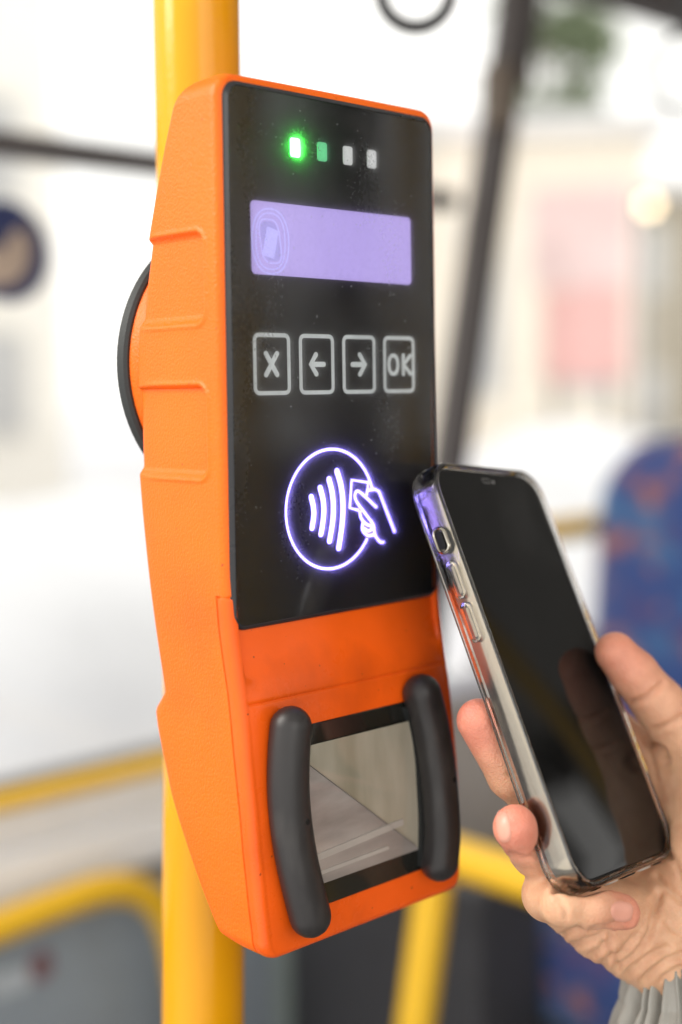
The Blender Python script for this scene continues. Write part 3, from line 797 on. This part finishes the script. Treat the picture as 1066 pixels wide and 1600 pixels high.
for x, m, s, lab in ((30.8, 'led_on', 'led_side', 'brightly lit green indicator'), (42.7, 'led_dim', 'led_dim', 'dimly lit green indicator'),
                     (54.4, 'led_off', 'led_off', 'unlit pale indicator'), (65.7, 'led_off', 'led_off', 'unlit pale indicator')):
    hgt = 0.14 if m == 'led_on' else 0.12
    V, F = slab(lit(x, 155.1, 4.4, 6.2), [(0, YP), (0, YP - hgt)], XZ)
    obj('indicator_light', V, F, None, pan, smooth=False, mats=[m, s], fm=[1] * (len(F) - 2) + [0, 0], label=lab)
sq = round_quad([(84.8, 113.2), (84.6, 136.8), (11.5, 136.8), (11.5, 113.6)], 1.6, 5)
V, F = slab(sq, [(0, YP), (0.05, YP - 0.10)], XZ); scr = obj('display', V, F, 'lcd', pan, smooth=False, label='blank lavender lit display')
ld = bpy.data.lights.new('indicator_lamp', 'POINT'); ld.energy = 0.006; ld.color = (0.03, 1.0, 0.06); ld.shadow_soft_size = 0.0003
lo_ = bpy.data.objects.new('indicator_lamp', ld); COL.objects.link(lo_); lo_.location = W((30.8, YP - 0.75, 155.1))[0]
# tap-card icon on the display (ring, rounded frames and tilted card)
icx, icz = 19.6, 124.3
def ell(cx, cz, rx, rz, p=2.3, n=48, sh=0.0):
    t = np.linspace(0, 2 * math.pi, n, endpoint=False)
    x = rx * np.sign(np.cos(t)) * np.abs(np.cos(t)) ** (2 / p); z = rz * np.sign(np.sin(t)) * np.abs(np.sin(t)) ** (2 / p)
    return np.c_[cx + x - sh * z, cz + z]
it = [stroke(ell(icx, icz, 7.7, 10.3), 0.55, YP - .10, .05, True),
      stroke(ell(icx, icz, 6.1, 8.9, 2.5), 0.5, YP - .10, .06, True),
      stroke(ell(icx - .1, icz, 4.2, 6.9, 3.4, sh=0.14), 0.5, YP - .10, .07, True)]
V, F, fm = strokes(it); obj('display_icon', V, F, 'lcd_ring', pan, smooth=False)
V, F = slab(ell(icx - .1, icz, 3.6, 6.2, 4, sh=0.15), [(0, YP - .10), (0, YP - .13)], XZ); obj('display_icon', V, F, 'lcd_dark', pan, smooth=False)
V, F = slab(round_quad([(20.9, 118.7), (23.0, 127.7), (18.2, 129.0), (16.0, 119.9)], .3, 2), [(0, YP - .13), (0, YP - .17)], XZ); obj('display_icon', V, F, 'lcd_ring', pan, smooth=False)
# four printed keys
KW = 15.76; KP = 19.627
glyph = {0: [seg((16.7, 88.4), (21.4, 81.6)), seg((21.4, 88.4), (16.7, 81.6))],
         1: [seg((42.0, 85), (36.4, 85)), np.array([(38.5, 88.2), (36.1, 85), (38.6, 81.8)])],
         2: [seg((55.3, 85), (61.1, 85)), np.array([(58.8, 88.3), (61.4, 85), (58.8, 81.7)])]}
for i, nm in enumerate(('X key', 'left arrow key', 'right arrow key', 'OK key')):
    x = 11.39 + i * KP
    it = [stroke(rrect(KW - 1.3, 18.7, 1.7, 5, x + KW / 2, 85.0), 1.35, YP, .06, True)]
    if i < 3:
        for j, g in enumerate(glyph[i]): it.append(stroke(g, 1.75, YP, .07 + .02 * j))
    else:
        it.append(stroke(ell(75.25, 85, 2.2, 3.2, 2.3), 1.45, YP, .07, True))
        it.append(stroke(seg((80.3, 88.3), (80.3, 81.7)), 1.5, YP, .07))
        it.append(stroke(np.array([(83.8, 88.2), (80.6, 85.0), (83.9, 81.8)]), 1.5, YP, .09))
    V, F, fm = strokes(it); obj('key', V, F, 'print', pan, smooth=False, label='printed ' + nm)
# lit contactless mark
G = dict(w1=[(35.3, 40.7), (36.2, 37.3), (36.3, 34.3), (35.4, 30.3)], w2=[(39.4, 43.5), (40.6, 39.6), (40.9, 35.7), (40.3, 31.4), (39.4, 27.9)],
         w3=[(43.5, 46.2), (44.8, 41.9), (45.3, 37.1), (44.9, 31.9), (43.3, 25.2)], w4=[(47.2, 48.8), (49.0, 43.8), (49.8, 37.6), (49.3, 30.7), (47.5, 22.4)],
         card=[(56.9, 34.8), (53.0, 35.8), (54.1, 45.4), (62.0, 44.1), (61.3, 40.0)],
         f1=[(65.8, 35.2), (57.9, 41.0), (55.8, 40.7), (56.1, 38.1), (60.8, 32.9), (64.2, 29.1), (65.0, 25.5), (67.5, 22.8), (69.1, 22.5)],
         back=[(62.2, 41.4), (65.3, 41.5), (67.2, 40.7), (74.8, 25.8)], k1=[(57.8, 34.0), (58.4, 31.8), (60.8, 29.6), (63.2, 28.8)],
         k2=[(59.3, 30.4), (58.9, 27.8), (61.3, 25.6), (64.4, 25.5)], k3=[(59.8, 28.1), (61.7, 27.1), (63.5, 27.6)])
an = np.radians(np.arange(16, 326, 3.0)); HG = 0.12; GAP = 0.0
it = [stroke(np.c_[44.4 + 20.4 * np.cos(an), 36.0 + 20.4 * np.sin(an)], 0.95, YP, HG, False, GAP)]
for i, (kk, g) in enumerate(G.items()):
    wd_ = 2.1 if kk[0] == 'w' else 0.95
    pts_ = catmull(g, 6) if kk not in ('card', 'back') else np.array(g)
    it.append(stroke(pts_, wd_, YP, HG + .02 * (i + 1), False, GAP))
V, F, fm = strokes(it)
obj('contactless_symbol', V, F, None, pan, smooth=False, mats=['glow', 'glow_side_dim', 'glow_side'], fm=fm, label='glowing violet ring with waves and a hand holding a card')

# reader window between the two grips
nF = np.array([0, -66, 6.3]); nF /= np.linalg.norm(nF); uX = np.array([1.0, 0, 0]); uV = np.cross(nF, uX) * -1
if uV[2] < 0: uV = -uV
PF = np.array([0, -5.0, -24.0])
def onF(x, z, off):            # point of the sloping lower face at width x, height z, stood off by off mm
    y = -5.0 - (z + 24) * (-6.3 / 66) * -1
    y = -5.0 + (z + 24) * 6.3 / 66
    return np.array([x, y, z]) + nF * off
FM = lambda P, h: np.array([onF(p[0], p[1], h) for p in P])
rd = rrect(70, 60.4, 1.2, 3, 47, -64.5)
V, F = slab(rd, [(0, -2.5), (0, 0.35), (0.3, 0.6)], FM); fr = obj('reader_frame', V, F, 'reader_frame', dev, angle=20, label='black glossy frame of the barcode reader')
# folded facets whose tinted bands paint in the bus interior's reflection
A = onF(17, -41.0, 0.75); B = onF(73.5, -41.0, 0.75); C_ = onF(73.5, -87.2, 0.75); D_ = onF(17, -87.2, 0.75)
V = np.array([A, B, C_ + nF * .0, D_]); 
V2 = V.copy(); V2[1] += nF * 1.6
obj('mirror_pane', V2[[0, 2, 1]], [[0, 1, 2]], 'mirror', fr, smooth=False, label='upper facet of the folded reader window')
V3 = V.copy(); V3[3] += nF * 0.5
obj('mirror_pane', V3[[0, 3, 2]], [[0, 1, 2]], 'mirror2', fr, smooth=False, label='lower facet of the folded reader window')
# strips painting in the bars reflected by the glass, plus its fold line
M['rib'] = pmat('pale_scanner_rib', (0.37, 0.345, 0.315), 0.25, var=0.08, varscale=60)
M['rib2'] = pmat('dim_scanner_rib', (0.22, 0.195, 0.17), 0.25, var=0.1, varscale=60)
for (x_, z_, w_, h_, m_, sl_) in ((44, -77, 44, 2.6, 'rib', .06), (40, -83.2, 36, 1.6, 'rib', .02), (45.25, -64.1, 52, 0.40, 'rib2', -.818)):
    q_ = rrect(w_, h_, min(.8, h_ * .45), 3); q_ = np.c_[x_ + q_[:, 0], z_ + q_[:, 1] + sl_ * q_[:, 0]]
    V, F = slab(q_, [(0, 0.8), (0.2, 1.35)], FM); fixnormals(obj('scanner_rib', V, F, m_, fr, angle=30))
# curved side masks that close the window beside each grip
for sx, xs in ((1, (70.2, 72.9, 73.7, 73.3, 71.9)), (-1, (22, 19.5, 18.5, 18.8, 20))):
    zz_ = (-36, -50, -64, -78, -93)
    inner = catmull(np.c_[xs, zz_], 6)
    outer = np.c_[inner[:, 0] + sx * 9, inner[:, 1]]
    poly = np.vstack([inner, outer[::-1]]) if sx < 0 else np.vstack([inner, outer[::-1]])
    if sx < 0: poly = poly[::-1]
    V, F = slab(poly, [(0, 0.3), (0, 2.6)], FM); fixnormals(obj('grip_flange', V, F, 'black_plastic', dev, angle=30))
for pth in ([(14.5, -32.6), (12.9, -40), (11.4, -51), (11.2, -62), (12.2, -73.5), (13.9, -83.5), (16.2, -94.5)],
            [(76.2, -31.8), (78.5, -42), (80.4, -56), (81.0, -70), (80.4, -83), (78.2, -92.3)]):
    c2 = catmull(pth, 6); P = np.array([onF(p[0], p[1], 5.2) for p in c2])
    V, F = tube(P, 6.9, 28, False, True)
    g = obj('grip_bar', V, F, 'rubber', dev, angle=60)
    k = int(len(P) * 0.50); q = P[k]
    d = CAM - q; d /= np.linalg.norm(d)
    s_dir = np.array([0.22, -0.97, 0.08]); s_dir /= np.linalg.norm(s_dir)
    V, F = tube([q + s_dir * 5.5, q + s_dir * 6.6, q + s_dir * 7.0], [1.15, 1.15, 1.0], 14); obj('screw_hole', V, F, 'black', g)

#@@PHONE
# ------------------------------------------------------------------ phone in a clear case
RP = np.array([[0.98218952, 0.02580683, 0.18611221], [0.15457451, 0.45214566, -0.87844807], [-0.10681978, 0.8915707, 0.44010365]])
OP = np.array([105.14006872, -46.95197709, -19.11348634])
PH = lambda L_: np.atleast_2d(L_) @ RP.T + OP
ph = empty('mobile_phone', OP - RP[:, 1] * 75, 'black mobile phone in a clear case held up by a hand', 'phone')
zl = lambda P, h: PH(np.c_[P[:, 0], P[:, 1], np.full(len(P), h)])
body = rrect(71.0, 146.2, 10.2, 10)
V, F = slab(body, [(1.2, -7.9), (0.3, -7.5), (0, -6.6), (0, -1.4), (0.3, -0.7), (1.0, -0.45)], zl); obj('body', V, F, 'phone_frame', ph, angle=40, label='metal phone body')
gl = rrect(70.2, 145.4, 9.6, 10)
V, F = slab(gl, [(0.4, -0.6), (0, -0.4), (0, -0.2), (0.35, 0.0), (0.9, 0.02)], zl); sg = obj('screen', V, F, 'phone_glass', ph, angle=30, label='switched-off black screen')
ns = rrect(5.4, 1.9, 0.5, 4, -1.0, 69.3)
V, F = slab(ns, [(0, 0.02), (0, .06)], zl); obj('sensor_window', V, F, 'sensor_rim', sg, smooth=False)
ns = rrect(4.9, 1.45, 0.4, 4, -1.0, 69.3)
V, F = slab(ns, [(0, 0.06), (0, .09)], zl); obj('sensor_window', V, F, 'sensor', sg, smooth=False)
V, F = slab(np.c_[3.6 + .75 * np.cos(np.linspace(0, 6.28, 17)[:-1]), 69.0 + .75 * np.sin(np.linspace(0, 6.28, 17)[:-1])], [(0, 0.02), (0, .05)], zl); obj('camera_dot', V, F, 'sensor_rim', sg, smooth=False)
# case: swept closed profile round the phone (outward offset, height)
prof = [(0.15, -7.8), (0.15, -0.3), (-0.35, 0.1), (-0.3, 0.75), (0.2, 1.15), (0.9, 1.2), (1.5, 0.8), (1.95, -0.2), (2.25, -2.5), (2.3, -6.0), (2.2, -8.2), (1.6, -9.6), (0.6, -10.4), (-1.0, -10.7), (-1.0, -9.4), (-0.4, -8.6)]
base = rrect(71.0, 146.2, 10.2, 12)
rings = [PH(np.c_[inset(base, -o), np.full(len(base), h)]) for o, h in prof]
V, F = loft(rings + [rings[0]], True, False, False)
n = len(base)
F = [[(i % (len(prof) * n)) for i in f] for f in F]
fixnormals(obj('clear_case', V[:len(prof) * n], F, 'case', ph, angle=50, label='clear glossy case edge'))
V, F = slab(inset(base, 1.1), [(0, -10.65), (0, -9.5)], zl); fixnormals(obj('case_back', V, F, 'case', ph, angle=30))
# side details in the (height along phone, depth) plane of the left edge
def side(P, off): return PH(np.c_[np.full(len(P), -35.5 - off), P[:, 0], P[:, 1]])
cut = rrect(9.4, 5.4, 2.6, 8, 47.2, -4.2)
V, F = slab(cut, [(-0.2, 1.7), (-0.1, 2.6), (0.5, 2.9), (1.0, 2.55), (1.25, 1.2)], lambda P, h: side(P, h)); ro = obj('switch_opening', V, F, 'phone_frame', ph, angle=60, label='raised rim of the mute switch opening')
V, F = slab(rrect(6.6, 2.7, 1.3, 8, 47.2, -4.2), [(0, 2.55), (0.15, 2.62)], lambda P, h: side(P, h)); obj('mute_switch', V, F, 'black', ro, angle=30)
for c0, ln in ((32.8, 13.0), (17.6, 13.6)):
    V, F = slab(rrect(ln, 3.9, 1.9, 8, c0, -4.0), [(-.3, 1.9), (0, 2.6), (0.5, 3.2), (1.2, 3.4)], lambda P, h: side(P, h)); obj('volume_button', V, F, 'case', ph, angle=60)
    V, F = slab(rrect(ln - 3, 1.7, 0.8, 6, c0, -4.0), [(0, 1.0), (0.1, 1.6)], lambda P, h: side(P, h)); obj('volume_key', V, F, 'key_metal', ph, angle=60)
def sideR(P, off): return PH(np.c_[np.full(len(P), 35.5 + off), P[:, 0], P[:, 1]])
V, F = slab(rrect(19, 3.9, 1.9, 8, 27, -4.0), [(-.3, 1.9), (0, 2.6), (0.5, 3.1), (1.2, 3.3)], lambda P, h: sideR(P, h)); fixnormals(obj('power_button', V, F, 'case', ph, angle=60))
def bot(P, off): return PH(np.c_[P[:, 0], np.full(len(P), -73.1 - off), P[:, 1]])
for c0, ln, m in ((-20, 5, 'case'), (-9, 7, 'port'), (3, 9, 'black'), (16, 7, 'port'), (26, 5, 'black')):
    V, F = slab(rrect(ln, 3.2, 1.5, 6, c0, -3.6), [(-.2, 1.9), (0.1, 2.6), (0.7, 2.75)], lambda P, h: bot(P, h)); fixnormals(obj('bottom_port', V, F, m, ph, angle=60))

#@@HAND
# ------------------------------------------------------------------ the hand: one continuous surface from blended tapering limbs
A_ = lambda x, y, D: atD(x, y, D)
limbs = {
 'thumb':  [((962, 1020), 486, 7.6), ((990, 1052), 487, 8.6), ((1030, 1100), 488, 9.4), ((1068, 1146), 490, 10.4), ((1112, 1210), 490, 13.5), ((1122, 1330), 484, 18)],
 'index':  [((1040, 1225), 507, 12), ((940, 1130), 508, 9.3), ((880, 1080), 500, 8.2)],
 'middle': [((1000, 1280), 500, 12), ((900, 1270), 484, 9.2), ((842, 1250), 462, 8.6), ((800, 1210), 452, 8.2), ((748, 1126), 448, 7.4)],
 'ring':   [((950, 1330), 486, 11.5), ((880, 1345), 462, 9.0), ((838, 1330), 440, 8.3), ((806, 1293), 426, 7.3)],
 'pinky':  [((885, 1385), 462, 11), ((858, 1398), 442, 8.6), ((880, 1412), 428, 7.0), ((925, 1417), 429, 6.6), ((972, 1424), 434, 5.7)],
 'hypothenar': [((880, 1394), 462, 12), ((945, 1434), 470, 14.5), ((1012, 1460), 478, 17.5), ((1078, 1520), 485, 15)],
 'palm':   [((1040, 1260), 504, 14), ((1050, 1400), 494, 17), ((1092, 1525), 486, 16)],
 'palm2':  [((985, 1320), 498, 13), ((1020, 1420), 490, 17), ((1088, 1525), 486, 16)],
 'thenar': [((1112, 1210), 492, 13), ((1105, 1340), 480, 19), ((1096, 1505), 483, 15)],
 'wrist':  [((1090, 1510), 485, 20), ((1100, 1680), 476, 20)],
 'web':    [((1050, 1190), 500, 10.5), ((1112, 1215), 492, 12)],
}
KB = {'thumb': 5.0, 'index': 4, 'middle': 3.0, 'ring': 3.0, 'pinky': 3.0}
def rcone(P, a, b, ra, rb_):
    ab = b - a; t = np.clip(((P - a) @ ab) / (ab @ ab), 0, 1)
    return np.linalg.norm(P - a - t[:, None] * ab, axis=1) - (ra + (rb_ - ra) * t)
def smin(a, b, k):
    h = np.clip(0.5 + 0.5 * (b - a) / k, 0, 1); return b + (a - b) * h - k * h * (1 - h)
LIMB = {k: [(A_(p[0], p[1], D), r) for p, D, r in v] for k, v in limbs.items()}
def limb_sdf(P, name):
    L_ = LIMB[name]; d = None
    for (a, ra), (b, rb_) in zip(L_[:-1], L_[1:]):
        e = rcone(P, a, b, ra, rb_); d = e if d is None else smin(d, e, 2.0)
    return d
def phone_sdf(P):
    L_ = (P - OP) @ RP
    q = np.abs(L_ - np.array([0, 0, -4.75])) - np.array([75.6 / 2 - 12, 150.8 / 2 - 12, 5.95 - 1.2])
    dx = np.linalg.norm(np.maximum(q[:, :2], 0), axis=1) + np.minimum(np.maximum(q[:, 0], q[:, 1]), 0) - 12
    w_ = np.c_[dx, q[:, 2]]
    return np.linalg.norm(np.maximum(w_, 0), axis=1) + np.minimum(w_.max(1), 0) - 1.2
def hand_sdf(P):
    d = limb_sdf(P, 'palm')
    for n_, k in (('palm2', 10), ('hypothenar', 9), ('thenar', 9), ('wrist', 10), ('web', 6)): d = smin(d, limb_sdf(P, n_), k)
    for n_ in ('index', 'middle', 'ring', 'pinky', 'thumb'): d = smin(d, limb_sdf(P, n_), KB[n_])
    s = 0.15 - phone_sdf(P)
    k = 1.2; h = np.clip(0.5 + 0.5 * (d - s) / k, 0, 1)
    return s + (d - s) * h + k * h * (1 - h)            # smooth max: flesh presses flat against the case

def surface_nets(f, lo, hi, h):
    nx, ny, nz = [int(math.ceil((hi[i] - lo[i]) / h)) + 1 for i in range(3)]
    gx, gy, gz = [lo[i] + h * np.arange(n_) for i, n_ in enumerate((nx, ny, nz))]
    D = np.empty((nx, ny, nz), np.float32)
    for i in range(nx):
        Y_, Z_ = np.meshgrid(gy, gz, indexing='ij')
        D[i] = f(np.c_[np.full(Y_.size, gx[i]), Y_.ravel(), Z_.ravel()]).reshape(ny, nz)
    S = D < 0
    c = [S[i:nx - 1 + i, j:ny - 1 + j, k:nz - 1 + k] for i in (0, 1) for j in (0, 1) for k in (0, 1)]
    tot = sum(x.astype(np.int8) for x in c); act = (tot > 0) & (tot < 8)
    idx = -np.ones(act.shape, np.int64); I = np.argwhere(act); idx[act] = np.arange(len(I))
    acc = np.zeros((len(I), 3)); cnt = np.zeros(len(I))
    cor = [(i, j, k) for i in (0, 1) for j in (0, 1) for k in (0, 1)]
    for a in range(8):
        for b in range(a + 1, 8):
            df = np.abs(np.array(cor[a]) - cor[b])
            if df.sum() != 1: continue
            ia = I + cor[a]; ib = I + cor[b]
            da = D[ia[:, 0], ia[:, 1], ia[:, 2]]; db = D[ib[:, 0], ib[:, 1], ib[:, 2]]
            m = (da < 0) != (db < 0)
            t = np.where(m, da / np.where(m, da - db, 1), 0)[:, None]
            acc += np.where(m[:, None], ia + (ib - ia) * t, 0); cnt += m
    V = np.array(lo) + h * acc / cnt[:, None]
    F = []
    for ax in range(3):
        sl0 = [slice(None)] * 3; sl1 = [slice(None)] * 3; sl0[ax] = slice(0, -1); sl1[ax] = slice(1, None)
        E_ = np.argwhere(S[tuple(sl0)] != S[tuple(sl1)])
        u, v = [(1, 2), (2, 0), (0, 1)][ax]
        ok = (E_[:, u] > 0) & (E_[:, v] > 0) & (E_[:, u] < D.shape[u] - 1) & (E_[:, v] < D.shape[v] - 1); E_ = E_[ok]
        def at(du, dv):
            q = E_.copy(); q[:, u] -= du; q[:, v] -= dv; return idx[q[:, 0], q[:, 1], q[:, 2]]
        Qd = np.c_[at(1, 1), at(0, 1), at(0, 0), at(1, 0)]
        inside = S[E_[:, 0], E_[:, 1], E_[:, 2]]
        Qd[~inside] = Qd[~inside][:, ::-1]
        F.append(Qd)
    return V, np.vstack(F)
allp = np.array([p for L_ in LIMB.values() for p, r in L_])
lo = allp.min(0) - 28; hi = allp.max(0) + 28
HV, HF = surface_nets(hand_sdf, lo, hi, 1.0)
def grad(f, P, e=0.4):
    g = np.stack([f(P + np.eye(3)[i] * e) - f(P - np.eye(3)[i] * e) for i in range(3)], 1)
    return g / (np.linalg.norm(g, axis=1)[:, None] + 1e-9)
for _ in range(2): HV = HV - grad(hand_sdf, HV) * np.clip(hand_sdf(HV), -.6, .6)[:, None] * 0.8
HN = grad(hand_sdf, HV)
# skin creases and folds, pressed into the surface
creases = [  # (polyline in photo pixels, depth mm, half width px)
 ([(985, 1098), (1010, 1090), (1035, 1068)], .9, 4), ([(1022, 1140), (1045, 1132), (1066, 1120)], .7, 4), ([(1010, 1158), (1036, 1172), (1042, 1190)], 1.1, 4), ([(1012, 1160), (1020, 1190), (1026, 1220)], .6, 4),
 ([(878, 1462), (892, 1455), (904, 1450)], 1.0, 4), ([(896, 1477), (928, 1466), (944, 1456)], 1.1, 4.5), ([(924, 1492), (950, 1472), (952, 1456)], 1.1, 4.5),
 ([(944, 1502), (968, 1492), (982, 1476), (998, 1460)], 1.2, 5), ([(966, 1510), (992, 1492), (1014, 1460), (1022, 1432), (1030, 1399)], 1.4, 5.5), ([(980, 1520), (998, 1506), (1018, 1492), (1043, 1482)], 1.3, 5.5),
 ([(1008, 1529), (1030, 1510), (1047, 1498), (1066, 1492)], 1.3, 5.5), ([(1035, 1529), (1050, 1519), (1066, 1512)], 1.0, 5), ([(1026, 1369), (1043, 1389), (1066, 1409)], .9, 4.5),
 ([(1000, 1448), (1012, 1425), (1016, 1408)], .6, 4), ([(1040, 1440), (1052, 1452), (1066, 1458)], .5, 4), ([(1046, 1330), (1056, 1350), (1064, 1372)], .5, 4),
 ([(872, 1404), (880, 1415), (885, 1432)], .6, 4), ([(925, 1452), (950, 1445), (985, 1440)], .7, 4), ([(940, 1470), (960, 1500), (965, 1512)], .7, 4),
 ([(795, 1210), (812, 1225)], .5, 4), ([(800, 1335), (820, 1342), (838, 1340)], .8, 4)]
hp = proj(HV); vis = ((CAM - HV) * HN).sum(1) > 0
disp = np.zeros(len(HV))
for pl, dep, wpx in creases:
    q = catmull(pl, 10); d = np.full(len(HV), 1e9)
    for a, b in zip(q[:-1], q[1:]):
        ab = b - a; t = np.clip(((hp - a) @ ab) / (ab @ ab + 1e-9), 0, 1); d = np.minimum(d, np.linalg.norm(hp - a - t[:, None] * ab, axis=1))
    disp += 1.35 * dep * (np.exp(-(d / wpx) ** 2) - 0.22 * np.exp(-((d - 2.2 * wpx) / (1.3 * wpx)) ** 2))
HV2 = HV - HN * (disp * vis)[:, None]
hd = empty('person', A_(1100, 1680, 474), "person's right hand in a grey sleeve holding the phone upright", 'person')
ho = obj('hand', HV2, HF, 'skin', hd, angle=None)
fl = np.zeros(len(HV))
for p, D, rad, s in (((745, 1125), 448, 16, 1.0), ((806, 1292), 424, 16, 0.95), ((985, 1424), 434, 15, .8), ((965, 1015), 484, 22, .7), ((1030, 1080), 488, 15, .35), ((945, 1440), 460, 16, .12)):
    fl = np.maximum(fl, s * np.exp(-(np.linalg.norm(HV - A_(*p, D), axis=1) / rad) ** 2))
at_ = ho.data.attributes.new('flush', 'FLOAT', 'POINT'); at_.data.foreach_set('value', fl.astype(np.float32))
# nails: patches of the finger surface, lifted a little
def nail(c, ax, hw, hl, lift=0.35):
    c = np.array(c, float); ax = np.array(ax, float); ax /= np.linalg.norm(ax); pr = np.array([-ax[1], ax[0]])
    rings = []
    pts2 = []
    NR, NS = 6, 28
    for i in range(NR + 1):
        rr = i / NR
        t = np.linspace(0, 2 * math.pi, NS, endpoint=False)
        ca = np.sign(np.cos(t)) * np.abs(np.cos(t)) ** .75; sa = np.sign(np.sin(t)) * np.abs(np.sin(t)) ** .75
        pts2.append(c + rr * (hl * ca[:, None] * ax + hw * sa[:, None] * pr))
    P2 = np.vstack(pts2); d = ray(P2); s = np.full(len(P2), 400.0)
    ln = np.linalg.norm(d, axis=1)
    for _ in range(60): s += np.clip(hand_sdf(CAM + d * s[:, None]) / ln, -3, 3) * .8
    X = CAM + d * s[:, None]; Nn = grad(hand_sdf, X, .8)
    lf = np.concatenate([np.full(NS, lift * (1 - (i / NR) ** 4) + (-.25 if i == NR else 0.1)) for i in range(NR + 1)])
    X = X + Nn * lf[:, None]
    F = []
    for i in range(NR):
        for j in range(NS):
            k_ = (j + 1) % NS; F.append([i * NS + j, i * NS + k_, (i + 1) * NS + k_, (i + 1) * NS + j])
    bmv = obj('fingernail', X, F, 'nail', ho, angle=None)
    return fixnormals(bmv)
nail((972, 1424), (1, 0.10), 17, 19)
nail((787, 1292), (0.12, 1), 12, 27)

#@@SLEEVE
# sleeve: gathered cuff round the wrist
ax0 = A_(1094, 1500, 486); ax1 = A_(1108, 1750, 474)
T_ = (ax1 - ax0) / np.linalg.norm(ax1 - ax0); U_ = np.cross(T_, CR[2]); U_ /= np.linalg.norm(U_); V_ = np.cross(T_, U_)
rings = []; nn = 520; th = np.linspace(0, 2 * math.pi, nn, endpoint=False)
fold = sum(a * np.abs(np.cos(k * th / 2 + p)) ** .8 for k, a, p in ((13, 1.6, .3), (23, 1.0, 1.1)))
fold = fold - fold.min()
# the pleats the cuff is gathered into: (photo column at the hem, drift per mm, half width, depth)
pleats = [(987, -.55, 3.2, 2.2), (1004, -.45, 4.5, 4.2), (1017, -.25, 2.6, 2.6), (1029, .05, 5.0, 5.0), (1060, .55, 3.0, 1.6), (968, -.9, 4, 2.5)]
Ls = np.linspace(0, 62, 90)
def rad(s): return np.interp(s, [0, 3, 9, 14, 20, 30, 45, 62], [26.4, 26.8, 27.0, 27.0, 29.5, 33, 34, 34])
for s in Ls:
    amp = np.interp(s, [0, 6, 12, 18, 40, 62], [.15, .7, 1.1, 1.25, 1.0, .8])
    r_ = rad(s) + amp * fold + .7 * np.sin(5 * th + s * .16) * np.clip(s / 30, 0, 1)
    q0 = ax0 + T_ * s + 28 * (np.cos(th)[:, None] * U_ + np.sin(th)[:, None] * V_)
    px_ = proj(q0)[:, 0]; facing = ((CAM - q0) * (np.cos(th)[:, None] * U_ + np.sin(th)[:, None] * V_)).sum(1) > 0
    for xv, dr, hw_, dp in pleats:
        dd = np.where(facing, (px_ - (xv + dr * s)) / hw_, 99.0)
        r_ = r_ - dp * np.clip(s / 5 + .25, 0, 1) * np.exp(-dd ** 2) + .8 * np.exp(-((np.abs(dd) - 2.0) / .9) ** 2)
    hem = 2.0 * np.cos(th * 2 + .6) + 1.2 * np.cos(3 * th)
    rings.append(ax0 + T_ * (s + hem[:, None] * max(0, 1 - s / 25)) + r_[:, None] * (np.cos(th)[:, None] * U_ + np.sin(th)[:, None] * V_))
inner = [ax0 + T_ * (s + 2.0 * np.cos(th * 2 + .6)[:, None] + 1.2 * np.cos(3 * th)[:, None]) + (r0 + .4 * fold)[:, None] * (np.cos(th)[:, None] * U_ + np.sin(th)[:, None] * V_) for s, r0 in ((14, 22.5), (2, 23.5), (-.6, 25.4))]
V, F = loft(inner + rings, True, False, False); fixnormals(obj('sleeve', V, F, 'sleeve', hd, angle=None, label='gathered grey sleeve cuff'))
